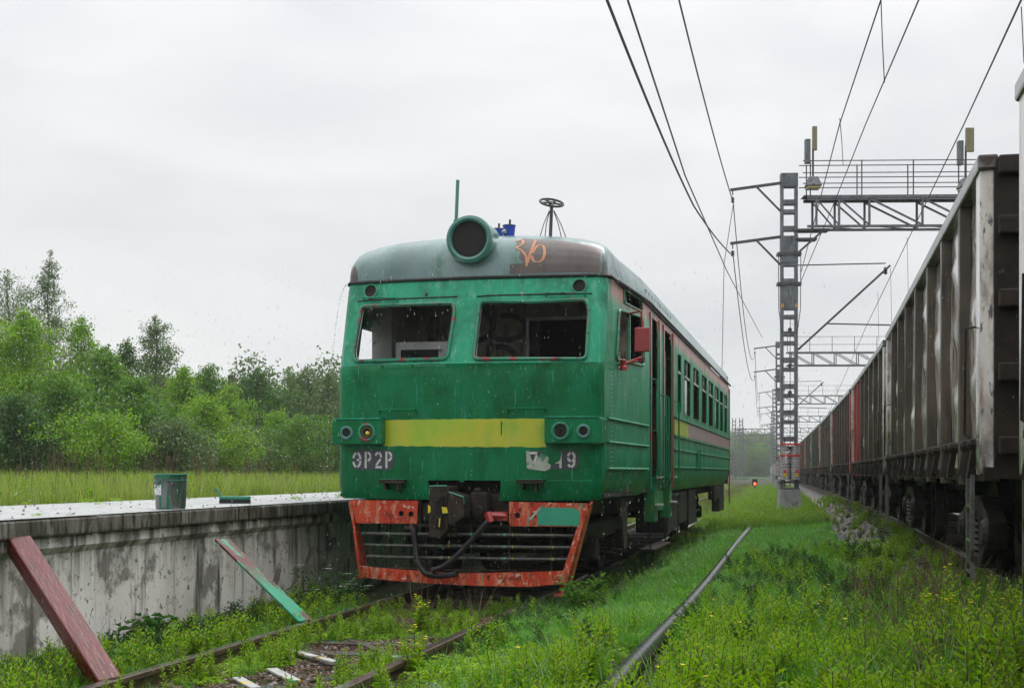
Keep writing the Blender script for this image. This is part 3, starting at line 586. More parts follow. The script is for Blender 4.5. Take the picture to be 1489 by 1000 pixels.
# headlight boxes and lamps
for sg in (-1, 1):
    b = MB(); x0, x1 = (.965, 1.60)
    poly = [(sg * x0, -.09), (sg * x1, -.02), (sg * (x1 + .03), .30), (sg * x0, .30)]
    b.prism(poly, 1.775, 2.065, 'xy'); bx = obj('lamp_box', b, M['green_low'], TR, bevel=.012)
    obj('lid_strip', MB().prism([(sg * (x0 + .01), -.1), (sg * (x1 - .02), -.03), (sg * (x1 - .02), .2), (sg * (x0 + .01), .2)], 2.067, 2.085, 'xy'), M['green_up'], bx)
    for u, r, z, mt in ((1.15, .088, 1.915, 'lamp_rim'), (1.41, .062, 1.912, 'frame_red')):
        y0 = -.09 + (u - x0) * .11
        h = obj('headlight', MB().lathe((sg * u, y0 - .002, z), (0, -1, 0), [(r + .02, 0), (r + .02, .018), (r, .024), (r - .012, .018), (r - .014, .004)], 20), M['frame_red' if u < 1.2 else 'lamp_rim'], TR, smooth=True)
        obj('lens_recess', MB().lathe((sg * u, y0 - .006, z), (0, -1, 0), [(0, 0), (r - .012, .001)], 18), M['void'], h)
        if u < 1.2 and sg < 0:
            obj('brass_ring', MB().tube([(sg * u + .055 * cos(i * pi / 8), y0 - .02, z + .055 * sin(i * pi / 8)) for i in range(17)], .007, 5, cap=False), mat('dull_brass', [(.2, .15, .06)], rough=.35, metal=.5), h)
            obj('bulb', MB().lathe((sg * u + .01, y0 - .008, z - .01), (0, -1, 0), [(.02, 0), (.025, .015), (0, .03)], 8), M['yellow_spot'], h)
        elif u < 1.2: obj('bulb_stub', MB().tube([(sg * u, y0 - .01, z - .04), (sg * u, y0 - .02, z + .01)], .01, 5), M['coupler'], h)
# band
bt = [(-.995, 1.762)] + [(-.995 + i * .06, 1.755 - .022 * i / 33 + random.uniform(-.006, .005)) for i in range(1, 33)] + [(.957, 1.735), (.957, 2.065)] + [(.957 - i * .06, 2.062 + random.uniform(-.003, .004)) for i in range(1, 33)] + [(-.995, 2.06)]
yb = obj('yellow_band', panel(bt, [[(.437, 1.86), (.45, 1.88), (.455, 2.02), (.437, 2.04)]], lambda s, z: FP(s, z, .004), .1), M['yellow'], TR, smooth=True)
# handles and rails on the front
def handle(name, x0, x1, z, d, mt, r=.011, drop=.035, tilt=0):
    a = FP(x0, z); b = FP(x1, z + tilt)
    return obj(name, MB().tube([(a[0], a[1], a[2] - drop), (a[0], a[1] - d, a[2]), (b[0], b[1] - d, b[2]), (b[0], b[1], b[2] - drop)], r, 6), M[mt], TR, smooth=True)
handle('grab_handle', -1.03, -.57, 2.175, .07, 'green_low'); handle('grab_handle', .53, .955, 2.178, .07, 'green_low')
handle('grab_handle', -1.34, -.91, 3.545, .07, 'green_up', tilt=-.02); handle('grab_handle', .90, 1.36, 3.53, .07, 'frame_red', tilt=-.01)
m_ = MB().tube([FP(-1.0 + i * .1, 2.705, .06) for i in range(21)], .011, 6)
for x in (-1.0, -.62, -.2, .2, .62, 1.0): a = FP(x, 2.68); b_ = FP(x, 2.705, .06); m_.tube([a, b_], .009, 5)
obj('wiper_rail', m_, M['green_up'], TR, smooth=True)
for w in (wL, wR):
    xa = min(p[0] for p in w); xb = max(p[0] for p in w); zt = max(p[1] for p in w)
    obj('drip_strip', MB().tube([FP(xa - .02 + (xb - xa + .04) * i / 8, zt + .075 - (0 if i else .01), .006) for i in range(9)], .008, 4), M['black'], TR)
for x, z, mt in ((.62, 3.53, 'ivory'), (-.55, 3.56, 'black'), (-.36, 3.78, 'black')):
    p = FP(x, min(z, 3.74), .002); q_ = obj('bolt_mark', MB().lathe(p, (0, -1, .3), [(.022, 0), (.02, .006), (.009, .008)], 10), M[mt], TR); obj('bolt_hole', MB().lathe((p[0] + .004, p[1] - .01, p[2]), (0, -1, .3), [(.009, 0), (0, .004)], 8), M['void'], q_)
for x in (-.9, .9): obj('weld_seam', MB().tube([FP(x, 1.4 + i * .1, .001) for i in range(4)] + [FP(x, 1.74, .001)], .004, 4), M['green_low'], TR)
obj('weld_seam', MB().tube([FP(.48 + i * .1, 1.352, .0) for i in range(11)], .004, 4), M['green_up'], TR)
for x in (-.04,): obj('weld_seam', MB().tube([FP(x, 2.12 + i * .1, .0) for i in range(6)], .0035, 4), M['green_low'], TR)
# steps on the lower front
for x, mt in ((-.84, 'coupler'), (.8, 'coupler')):
    v = bow(x); o = obj('front_step', MB().box(x - .16, x + .16, v - .14, v, 1.345, 1.365).box(x - .16, x + .16, v - .14, v - .13, 1.32, 1.365), M[mt], TR, bevel=.004)
    obj('bracket', MB().box(x - .1, x - .08, v - .12, v, 1.25, 1.345).box(x + .06, x + .08, v - .12, v, 1.22, 1.345), M['coupler'], o)
    obj('tread_strip', MB().box(x - .15, x + .15, v - .138, v - .01, 1.366, 1.37), M['patch_green'], o)
# stencilled numbers
def ring(cx, cz, rx, rz, a0, a1, n=10): return [(cx + rx * cos(radians(a0 + (a1 - a0) * i / n)), cz + rz * sin(radians(a0 + (a1 - a0) * i / n))) for i in range(n + 1)]
def glyph(ch, x, z, w, h):
    X = lambda a: x + a * w; Z = lambda b: z + b * h
    if ch == 'Э': return [ring(X(.32), Z(.5), w * .52, h * .42, 165, 100), ring(X(.32), Z(.5), w * .52, h * .42, 80, 5), ring(X(.32), Z(.5), w * .52, h * .42, -5, -80), ring(X(.32), Z(.5), w * .52, h * .42, -100, -165), [(X(.32), Z(.5)), (X(.62), Z(.5))]]
    if ch == 'Р': return [[(X(.12), Z(0)), (X(.12), Z(1))], ring(X(.42), Z(.7), w * .38, h * .23, 95, 5), ring(X(.42), Z(.7), w * .38, h * .23, -5, -95)]
    if ch == '2': return [ring(X(.45), Z(.68), w * .38, h * .25, 165, 95), ring(X(.45), Z(.68), w * .38, h * .25, 80, -10), [(X(.78), Z(.55)), (X(.15), Z(.18))], [(X(.05), Z(.06)), (X(.95), Z(.06))]]
    if ch == '7': return [[(X(0), Z(.93)), (X(.9), Z(.93))], [(X(.85), Z(.8)), (X(.3), Z(0))]]
    if ch == '0': return [ring(X(.5), Z(.5), w * .38, h * .42, 80, -80), ring(X(.5), Z(.5), w * .38, h * .42, 100, 260)]
    if ch == '4': return [[(X(.7), Z(0)), (X(.7), Z(1))], [(X(.55), Z(.35)), (X(.05), Z(.35))], [(X(.05), Z(.42)), (X(.5), Z(.98))]]
    if ch == '9': return [ring(X(.5), Z(.68), w * .36, h * .26, 80, -80), ring(X(.5), Z(.68), w * .36, h * .26, 100, 170), ring(X(.5), Z(.68), w * .36, h * .26, 190, 260), [(X(.86), Z(.5)), (X(.8), Z(.2)), (X(.5), Z(.04))], [(X(.4), Z(.08)), (X(.15), Z(.22))]]
def text(root, s, x, z, w, h, adv, off, mt):
    for ch in s:
        m_ = MB()
        for st in glyph(ch, x, z, w, h):
            r_ = ribbon(st, .027, lambda a, b: FP(a, b, off)); m_.add(r_.v, r_.f)
        o = obj('stencil_character', m_, M[mt], root); x += adv
bgp = panel(roundpoly([(-1.385, 1.48), (-.87, 1.475), (-.84, 1.60), (-.86, 1.71), (-1.37, 1.71)], .04), [], lambda s, z: FP(s, z, .003), .1)
bp1 = obj('stencil_ground', bgp, M['stencil_bg'], TR, smooth=True); text(bp1, 'ЭР2Р', -1.36, 1.497, .09, .195, .133, .007, 'stencil')
bp2 = obj('stencil_ground', panel(roundpoly([(.74, 1.49), (1.3, 1.475), (1.335, 1.58), (1.32, 1.7), (.75, 1.69)], .04), [], lambda s, z: FP(s, z, .003), .1), M['stencil_bg'], TR, smooth=True)
text(bp2, '7049', .77, 1.497, .1, .185, .142, .007, 'stencil')
obj('paint_smear', panel(roundpoly([(.73, 1.70), (.77, 1.69), (.79, 1.6), (.83, 1.55), (.88, 1.64), (.95, 1.69), (.99, 1.62), (1.02, 1.5), (.95, 1.46), (.74, 1.49)], .03), [], lambda s, z: FP(s, z, .0095), .06), M['smear'], bp2, smooth=True)
obj('green_smear', panel(roundpoly([(.90, 1.67), (1.0, 1.73), (1.08, 1.70), (1.14, 1.69), (1.12, 1.58), (1.04, 1.54), (.97, 1.55), (1.0, 1.62)], .03), [], lambda s, z: FP(s, z, .012), .06), M['green_low'], bp2, smooth=True)
# red pilot
BW = lambda u: -.28 * (1 - min(1, abs(u) / 1.3) ** 2) + .06
def PB(u, z, off=0): return (u, BW(u) - off, z)
def flat(u, z): return (u, .035, z)
holesL = [circ(-.76, .965, .033, 12), circ(-.64, .962, .033, 12)]; holesR = [circ(.63, .955, .035, 12), circ(.82, .955, .033, 12)]
obj('pilot_plate', panel([(-1.40, 1.12), (-.555, 1.118), (-.57, .85), (-1.31, .85)], holesL, flat, .15), M['red_paint'], TR, solid=-.02)
pr_ = obj('pilot_plate', panel([(.533, 1.11), (1.46, 1.097), (1.36, .83), (.533, .83)], holesR, flat, .15), M['red_paint'], TR, solid=-.02)
for h in ((-.76, .965), (-.64, .962), (.63, .955), (.82, .955)): obj('plate_hole', MB().lathe((h[0], .06, h[1]), (0, 1, 0), [(.05, 0), (.0, .01)], 10), M['void'], TR)
obj('green_patch', panel([(.87, .845), (1.34, .84), (1.36, .92), (1.35, 1.01), (1.28, 1.045), (.90, 1.05), (.87, .98)], [], lambda u, z: (u, .006, z), .2), M['patch_green'], pr_)
obj('grey_scuff', ribbon(catm([(.93, 1.06), (.86, 1.0), (.80, .93), (.77, .91)]), .03, lambda u, z: (u, .006, z)), M['smear'], pr_)
for u0, u1 in (((-1.40, 1.11), (-1.285, .20)), ((1.47, 1.10), (1.19, .165))):
    a, b = u0, u1; sg = 1 if a[0] > 0 else -1
    w = .10 if sg > 0 else .045
    obj('pilot_side_bar', MB().prism([(a[0], a[1]), (a[0] - sg * w * .9, a[1] - .1), (b[0] - sg * w * .8, b[1]), (b[0], b[1])], .02, .1, 'xz').beam((a[0], .1, a[1]), (b[0], .3, b[1]), .02, .22, up=(0, 1, 0)), M['red_paint'], TR, bevel=.004)
sk = [(-1.27, .345), (-1.0, .335), (0, .30), (1.0, .325), (1.175, .33), (1.19, .185), (.8, .15), (0, .165), (-.8, .19), (-1.265, .215)]
skp = panel(sk, [circ(-1.1 + i * .36, .265 + .0 * j, .009, 6) for i in range(7) for j in (0,)] + [circ(-1.1 + i * .36, .23, .009, 6) for i in range(7)], PB, .12)
obj('pilot_bottom_bar', skp, M['red_paint'], TR, solid=-.02, smooth=True)
obj('pilot_ledge', MB().add([PB(-1.24 + i * .12, .345 - .02 * (1 - abs(-1.24 + i * .12))) for i in range(21)] + [(-1.24 + i * .12, BW(-1.24 + i * .12) + .1, .34) for i in range(21)], [(i, i + 1, i + 22, i + 21) for i in range(20)]), M['coupler'], TR)
for i, z in enumerate((.735, .60, .465)):
    k = 1 - i * .025
    obj('pilot_pipe', MB().tube([(-1.27 * k + j * 2.54 * k / 20, BW(-1.27 * k + j * 2.54 * k / 20) + .05, z - .01 + .015 * (1 - abs(j - 10) / 10)) for j in range(21)], .021, 8), M['bar_pipe'], TR, smooth=True)
for x in (-.95, -.42, .12, .56, 1.02): obj('pilot_stay', MB().box(x - .007, x + .007, BW(x) + .08, BW(x) + .1, .3, .86), M['coupler'], TR)
obj('pilot_back_beam', MB().box(-.57, .54, .0, .03, .815, .845), M['coupler'], TR)
obj('lamp_post_red', MB().tube([(1.13, .15, .18), (1.13, .1, .06)], .03).lathe((1.1, .1, .03), (0, 0, 1), [(.07, 0), (.06, .04), (0, .05)], 8), M['dark_red'], TR, smooth=True)
# dark buffer cavity and coupler
obj('coupler_pocket', MB().box(-.55, .53, .45, .5, .7, 1.36).box(-.56, -.53, .06, .5, .7, 1.36).box(.53, .56, .06, .5, .7, 1.36), M['underframe'], TR)
obj('buffer_plate', MB().box(-.54, -.24, .1, .3, .88, 1.1), M['coupler'], TR, bevel=.01); obj('buffer_plate', MB().box(.1, .52, .12, .3, .87, 1.2), M['coupler'], TR, bevel=.01)
cpl = obj('coupler', MB().prism([(-.315, 1.29), (-.10, 1.295), (-.08, 1.26), (-.09, .79), (-.19, .70), (-.33, .70), (-.325, 1.0)], -.34, .1, 'xz').prism([(-.09, 1.24), (.10, 1.18), (.11, 1.0), (.10, .94), (-.05, .84), (-.085, .86)], -.38, -.02, 'xz').box(.1, .3, -.1, .2, .9, 1.22), M['coupler'], TR, bevel=.018)
obj('coupler_jaw', MB().box(-.24, -.15, -.37, -.30, .82, 1.18).lathe((.2, -.12, 1.0), (0, -1, 0), [(.08, 0), (.08, .04), (.05, .05), (0, .05)], 14), M['underframe'], cpl, bevel=.01)
obj('coupler_pin', MB().lathe((-.2, -.38, 1.15), (0, -1, 0), [(.035, 0), (.03, .03), (0, .03)], 10).lathe((.18, -.05, 1.22), (0, 0, 1), [(.05, 0), (.05, .03), (.03, .05), (0, .05)], 10), M['coupler'], cpl)
for q in ([(-.33, 1.08), (-.30, 1.06), (-.30, 1.0), (-.33, .98)], [(-.16, 1.06), (-.10, 1.05), (-.085, .99), (-.15, .985)], [(-.19, .93), (-.175, .93), (-.185, .83), (-.195, .83)]):
    obj('yellow_daub', MB().prism(q, -.346 if q[0][0] < -.2 else -.376, -.342 if q[0][0] < -.2 else -.37, 'xz'), M['yellow_spot'], cpl)
obj('edge_paint', MB().tube([(-.07, -.385, 1.225), (.10, -.385, 1.17), (.105, -.385, 1.09)], .006, 4).tube([(-.315, -.345, 1.2), (-.312, -.345, 1.292), (-.11, -.345, 1.297)], .006, 4), M['patch_green'], cpl)
hs = obj('air_hose', MB().tube(catm([(-.60, -.1, .79), (-.55, -.17, .77), (-.52, -.2, .62), (-.48, -.26, .45), (-.38, -.32, .31), (-.22, -.36, .275), (-.08, -.36, .29), (.02, -.36, .30)], 5), .034, 8), M['rubber'], TR, smooth=True)
obj('hose_valve', MB().tube([(-.68, -.1, .80), (-.54, -.13, .79)], .03).tube([(-.6, -.12, .84), (-.55, -.16, .76)], .035).tube([(-.01, -.36, .29), (.03, -.37, .35)], .03), M['coupler'], hs)
hs2 = obj('air_hose', MB().tube(catm([(.36, -.15, .93), (.31, -.22, .86), (.18, -.28, .70), (.02, -.33, .52), (-.12, -.36, .40), (-.22, -.37, .345)], 5), .033, 8), M['rubber'], TR, smooth=True)
obj('hose_valve', MB().tube([(.36, -.15, .96), (.52, -.1, .95)], .04).tube([(.33, -.18, .99), (.37, -.2, .88)], .045).box(.38, .53, -.13, -.05, .90, 1.0), M['dark_red'], hs2, smooth=True)
obj('hose_coupling', MB().tube([(-.18, -.37, .37), (-.27, -.37, .335)], [.03, .045]), M['coupler'], hs2)
# interior
ig = MB().box(-1.55, 1.55, 2.9, 2.95, 1.2, 2.72); ig = MB()
ig.box(-1.6, .35, 1.95, 2.0, 1.2, 3.88); ig.box(.35, 1.62, 1.95, 2.0, 3.42, 3.88); ig.box(1.35, 1.64, 1.95, 2.0, 1.2, 3.42)
bk = obj('cab_bulkhead', ig, M['cream'], TR)
obj('door_jamb', MB().box(.33, .36, 1.9, 1.95, 1.2, 3.44).box(.36, 1.35, 1.9, 1.95, 3.40, 3.44), M['ivory'], bk)
obj('corridor_shade_panel', MB().box(.2, 1.6, 3.4, 3.45, 1.2, 3.88), M['void'], TR)  # black sheet standing in for the darkness beyond the cab doorway
for c, rx, rz in (((-.36, 3.36), .24, .2), ((-.02, 2.9), .2, .18), ((.06, 3.32), .26, .16)):
    obj('black_scrawl', ribbon(ring(c[0], c[1], rx, rz, 110, -150, 18), .075, lambda a, b: (a, 1.945, b)), M['black_spray'], bk)
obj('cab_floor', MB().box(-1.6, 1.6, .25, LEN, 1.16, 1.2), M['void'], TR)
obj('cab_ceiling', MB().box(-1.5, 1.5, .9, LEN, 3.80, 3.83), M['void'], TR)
obj('cab_visor', MB().box(-1.45, 1.45, .5, .53, 3.46, 3.85), M['cream'], TR)
cs = obj('driver_console', MB().box(-1.12, -.42, .9, 1.3, 1.2, 3.06), M['ivory'], TR, bevel=.02)
obj('console_screen', MB().box(-1.04, -.56, .888, .897, 2.55, 2.96), M['void'], cs)
obj('console_desk', MB().box(-1.45, 1.45, .35, .85, 2.3, 2.62), M['void'], TR)
obj('cab_cabinet', MB().box(-1.56, -1.30, 1.32, 1.94, 1.2, 3.79), M['ivory'], TR)
obj('broken_pane', MB().add([(a, .42, b) for a, b in ((-1.33, 2.78), (-1.22, 2.78), (-1.24, 3.1), (-1.27, 3.2))], [(0, 1, 2, 3)]), M['ivory'], TR) if False else None
obj('rear_wall', MB().box(-1.7, 1.7, LEN - .05, LEN, 1.14, 4.0), M['post_red'], TR)
obj('roof_end', MB().prism([(-1.7, 3.75), (1.7, 3.75), (1.3, 4.1), (0, 4.3), (-1.3, 4.1)], LEN - .04, LEN + .04, 'xz'), M['post_red'], TR)
# underframe
uf = MB().box(-1.35, 1.35, .55, LEN, .95, 1.16); uf.box(-.5, .5, .5, LEN, .7, .95)
obj('underframe', uf, M['underframe'], TR)
for v0, l, z0 in ((7.6, 1.6, .42), (9.5, 1.5, .5), (11.4, 1.6, .4)):
    for sg in (-1, 1): obj('equipment_box', MB().box(sg * 1.0, sg * 1.55, v0, v0 + l, z0, 1.1), M['underframe'], TR, bevel=.03)
obj('air_pipe_loop', MB().tube(catm([(1.5, 13.1, 1.1), (1.55, 13.5, .9), (1.5, 13.9, .8), (1.52, 14.2, .66), (1.4, 13.6, .6)]), .025, 6), M['rubber'], TR)
obj('tail_apron', MB().box(1.45, 1.6, 17.6, 19.4, .78, 1.15).box(1.4, 1.6, 19.4, 21.1, .45, 1.15), M['underframe'], TR, bevel=.02)
def wheelset(parent, y, half, mt, r=.475):
    m_ = MB()
    for s in (-1, 1):
        m_.lathe((s * (half - .07), y, r), (s, 0, 0), [(.09, .16), (.12, .12), (r * .72, .08), (r * .85, .14), (r, .14), (r + .0, .02), (r + .03, 0), (r + .03, -.02), (.1, -.02)], 24)
    m_.tube([(-half, y, r), (half, y, r)], .085, 10)
    return obj('wheelset', m_, mt, parent, smooth=True)
for v0 in (3.2, 17):
    bg_ = obj('bogie', MB().box(.92, 1.12, v0 - 1.5, v0 + 1.9, .55, .8).box(-1.12, -.92, v0 - 1.5, v0 + 1.9, .55, .8).box(-1.1, 1.1, v0, v0 + .4, .5, .75), M['underframe'], TR, bevel=.03)
    for dv in (-1.05, 1.45):
        wheelset(bg_, v0 + dv, .80, M['underframe'])
        for s in (-1, 1): obj('axlebox', MB().box(s * 1.0, s * 1.22, v0 + dv - .17, v0 + dv + .17, .33, .62), M['underframe'], bg_, bevel=.03)
    for s in (-1, 1):
        for dv in (-.55, .95): obj('coil_spring', MB().tube([(s * 1.05 + .1 * cos(i * .9), v0 + dv + .1 * sin(i * .9), .25 + i * .008) for i in range(42)], .018, 5), M['underframe'], bg_)
# cans of paint on the roof
def can(loc, label, s=1):
    t = empty('paint_can', (0, 0, 0), 0, label, 'paint can', 'blue paint cans on the railcar roof'); t.matrix_world = TRM @ Matrix.Translation(loc)
    obj('can_body', MB().lathe((0, 0, 0), (0, 0, 1), [(.06 * s, 0), (.075 * s, .13 * s), (.07 * s, .13 * s), (.055 * s, .02), (0, .02)], 14), M['blue'], t, smooth=True)
    obj('can_label', MB().tube([(.0712 * s * cos(2.9 + i * .25), .0712 * s * sin(2.9 + i * .25), .055 * s) for i in range(7)], .028, 4), M['ivory'], t)
    obj('rim', MB().tube([(.076 * s * cos(i * pi / 7), .076 * s * sin(i * pi / 7), .13 * s) for i in range(15)], .006, 4, cap=False), M['steel_dark'], t)
    obj('brush_handle', MB().tube([(0, 0, .03), (.01, 0, .2 * s)], .014, 5), M['black'], t)
TRM = Matrix.Translation(TR.location) @ Matrix.Rotation(-atan(.2255), 4, 'Z')
can((.31, 1.0, 4.325), 'blue paint can with a brush stub standing free on the railcar roof', 1.05)
can((.09, 1.35, 4.36), 'blue paint can half hidden behind the big roof headlamp', 1.0)

# ------------------------------------------------------------------ freight wagons (built at wagon-local: origin at rail top, near end, on the axis)
HW = 1.36; WL = 13.6
py = [.0, 1.55, 3.25, 4.95, 6.8, 8.65, 10.35, 12.05, 13.6]
def wagon(mi, name='gondola_wagon'):
    pm, pom = WM[mi]; t = empty(name, (0, 0, 0))
    for s in (-1, 1):
        for k in range(8):
            a, b = py[k] + .06, py[k + 1] - .06; x = s * (HW - .11)
            m_ = MB(); ny, nz_ = 10, 18; V = []
            ph = random.random() * 6
            for j in range(nz_ + 1):
                for i in range(ny + 1):
                    z = 1.02 + (3.28 - 1.02) * j / nz_; yy = a + (b - a) * i / ny
                    d = .018 * sin(yy * 4 + ph) * sin(z * 3 + ph * 2) + (.05 if (j in (5, 6, 10, 11, 15) and 1 < i < ny - 1) else 0) * .5
                    V.append((x + s * d, yy, z))
            F = [(j * (ny + 1) + i, j * (ny + 1) + i + 1, (j + 1) * (ny + 1) + i + 1, (j + 1) * (ny + 1) + i) for j in range(nz_) for i in range(ny)]
            m_.add(V, F); obj('side_panel', m_, pm, t, smooth=True, solid=.02, split=50, fixn=True)
        for k in range(9):
            y0 = py[k]; ex = k in (0, 8); w = .09 if not ex else .16
            yc = y0 + (.16 if k == 0 else (-.16 if k == 8 else 0))
            m_ = MB(); z0 = .89 if not ex else .98
            m_.add([(s * (HW - .1), yc - w, z0), (s * HW, yc - w * .8, z0), (s * HW, yc + w * .8, z0), (s * (HW - .1), yc + w, z0), (s * (HW - .1), yc - w, 3.3), (s * (HW - .0), yc - w * .8, 3.3), (s * (HW - .0), yc + w * .8, 3.3), (s * (HW - .1), yc + w, 3.3)],
                   [(0, 1, 2, 3), (4, 5, 6, 7), (0, 1, 5, 4), (1, 2, 6, 5), (2, 3, 7, 6), (3, 0, 4, 7)])
            obj('post', m_, pm if ex else pom, t, bevel=.01)
        obj('top_rail', MB().box(s * (HW - .13), s * (HW + .02), -.02, WL + .02, 3.28, 3.40), M['wag_rail'], t, bevel=.02)
        obj('side_sill', MB().box(s * (HW - .14), s * (HW - .02), 0, WL, .93, 1.04), M['wag_dark'], t, bevel=.01)
        for k in range(8):
            yc = (py[k] + py[k + 1]) / 2
            for dy in (-.28, .28):
                m_ = MB(); m_.lathe((s * (HW + .0), yc + dy, 1.22), (s, 0, 0), [(.05, -.1), (.05, .02), (.025, .04), (0, .04)], 8)
                m_.beam((s * (HW - .02), yc + dy, 1.24), (s * (HW + .03), yc + dy * 1.05, .95), .045, .05); m_.box(s * (HW - .08), s * (HW + .02), yc + dy - .09, yc + dy + .09, .98, 1.03)
                obj('hatch_latch', m_, M['wag_dark'], t)
    for e, y0 in ((-1, 0), (1, WL)):
        m_ = MB().box(-HW + .1, HW - .1, y0 - .03, y0 + .03, .95, 3.3)
        ew = obj('end_wall', m_, M['wag_dark'], t)
        for z in (1.2, 1.75, 2.3, 2.85, 3.3): obj('end_rib', MB().box(-HW + .12, HW - .12, y0 + e * .03, y0 + e * .12, z - .07, z + .07), M['wag_dark'], ew, bevel=.015)
        for s in (-1, 1): obj('end_post', MB().box(s * .55 - .06, s * .55 + .06, y0 + e * .03, y0 + e * .14, .9, 3.35), M['wag_dark'], ew)
        obj('draw_gear', MB().box(-.15, .15, min(y0, y0 + e * .45), max(y0, y0 + e * .45), .62, .85).box(-.22, .22, min(y0 + e * .45, y0 + e * .55), max(y0 + e * .45, y0 + e * .55), .55, .9), M['bogie'], t, bevel=.02)
        # ladder on both corners
        yl = y0 - e * .55; lm_ = MB()
        for dy in (-.16, .16): lm_.box(-HW - .03, -HW + .0, yl + dy - .02, yl + dy + .02, .15, .98)
        for z in (.2, .45, .72): lm_.box(-HW - .03, -HW, yl - .16, yl + .16, z, z + .025)
        obj('corner_ladder', lm_, M['wag_rail'], t)
        obj('grab_rail', MB().tube([(-HW + .05, yl - .1, 2.15), (-HW - .06, yl - .1, 2.13), (-HW - .06, yl - .02, 1.3), (-HW + .02, yl - .02, 1.25)], .012, 5), M['bogie'], t)
    obj('floor', MB().box(-HW + .12, HW - .12, .05, WL - .05, .95, 1.0).box(-.2, .2, -.1, WL + .1, .7, .95), M['wag_dark'], t)
    for yb in (2.45, WL - 2.45):
        b = obj('bogie', MB().box(-1.1, 1.1, yb - .2, yb + .2, .5, .72), M['bogie'], t, bevel=.03)
        for s in (-1, 1):
            x0, x1 = s * .98, s * 1.14
            fr = [(-1.1, .42), (-1.12, .58), (-.85, .64), (-.5, .78), (.5, .78), (.85, .64), (1.12, .58), (1.1, .42), (.8, .45), (.42, .3), (.42, .16), (-.42, .16), (-.42, .3), (-.8, .45)]
            fr2 = [(yb + p[0], p[1]) for p in fr]
            obj('side_frame', MB().box(min(x0, x1), max(x0, x1), yb - .5, yb + .5, .64, .78).beam((s * 1.06, yb - .45, .7), (s * 1.06, yb - 1.1, .52), .16, .13).beam((s * 1.06, yb + .45, .7), (s * 1.06, yb + 1.1, .52), .16, .13).box(min(x0, x1), max(x0, x1), yb - .45, yb + .45, .14, .24)
                .beam((s * 1.06, yb - .4, .2), (s * 1.06, yb - .85, .46), .14, .09).beam((s * 1.06, yb + .4, .2), (s * 1.06, yb + .85, .46), .14, .09).box(min(x0, x1), max(x0, x1), yb - .5, yb - .38, .2, .7).box(min(x0, x1), max(x0, x1), yb + .38, yb + .5, .2, .7), M['bogie'], b, bevel=.015)
            for dy in (-.22, 0, .22): obj('coil_spring', MB().lathe((s * 1.07, yb + dy, .24), (0, 0, 1), [(.08 if i % 2 else .105, i * .028) for i in range(13)], 10), M['bogie'], b)
            for dy in (-.925, .925): obj('axlebox', MB().lathe((s * .98, yb + dy, .475), (s, 0, 0), [(.14, 0), (.14, .16), (.1, .2), (0, .2)], 12), M['bogie'], b)
        for dy in (-.925, .925): wheelset(b, yb + dy, .78, M['bogie'])
    return t
protos = {}
def place_wagon(root, Y0, label):
    a = P(AXR, Y0, ZR); Y1 = Y0 + WL * .977; b = P(AXR, Y1, ZR)
    root.location = a; root.rotation_euler = (0, 0, -atan2(b.x - a.x, b.y - a.y)); tag(root, label, 'freight wagon', 'gondola wagons of the freight train')
pitch = 14.55 * .977
wl = [(-4.75, 1, 'nearest gondola wagon, mostly out of frame at the right edge of the photo'),
      (9.85, 0, 'streaky grey-white gondola wagon with dark posts, first whole wagon from the right edge')]
w0 = wagon(1); w1 = wagon(0); w2 = wagon(2); w3 = wagon(3)
for o in list(COL.objects):
    pass
tree_of()
place_wagon(w0, -5.3, wl[0][2]); place_wagon(w1, 9.85, wl[1][2])
red_tall = M['wag_red']
def redden(root, n, k0):
    ps = [c for c in COL.objects if c.parent == root and c.name.startswith(('post', 'side_panel'))]
    return ps
lab = ['grey-brown gondola wagon directly beyond the streaky grey-white one', 'brown gondola wagon with a red painted end, third whole wagon along the freight train', 'brown gondola wagon following the red-ended one',
       'dark green gondola wagon in the far half of the freight train', 'brown gondola wagon beyond the dark green one', 'distant gondola wagon next to last that shows its own posts', 'distant gondola wagon dissolving into the haze', 'farther hazy gondola wagon near the vanishing point', 'hazy gondola wagon near the tail of the freight train', 'gondola wagon next to last in the haze', 'last hazy gondola wagon of the freight train']
kinds = [w1, w2, w1, w3, w0, w2, w0, w1, w0, w2, w0]
Yc = 9.85 + pitch
used = {w2: False, w3: False}
for i, l in enumerate(lab):
    k = kinds[i]
    if k in used and not used[k]: r = k; used[k] = True
    else: r = copy_tree(k)
    place_wagon(r, Yc, l)
    if i in (0, 2):   # swap the pale paint for other wagons' own paint
        for c in COL.objects:
            if c.parent == r and c.name.startswith('side_panel') and i == 2 or (c.parent == r and c.name.startswith('post') and c.data.materials[0] == WM[0][0]):
                c.data = c.data.copy(); c.data.materials[0] = WM[1][0]
    if i in (0, 1, 3):
        ch = [c for c in COL.objects if c.parent == r and c.name.startswith('post')]
        for c in ch[:(1 if i else 0)]: c.data = c.data.copy(); c.data.materials[0] = M['wag_red']
        if i == 0:
            for c in ch[6:8]: c.data = c.data.copy(); c.data.materials[0] = M['wag_red']
    Yc += pitch

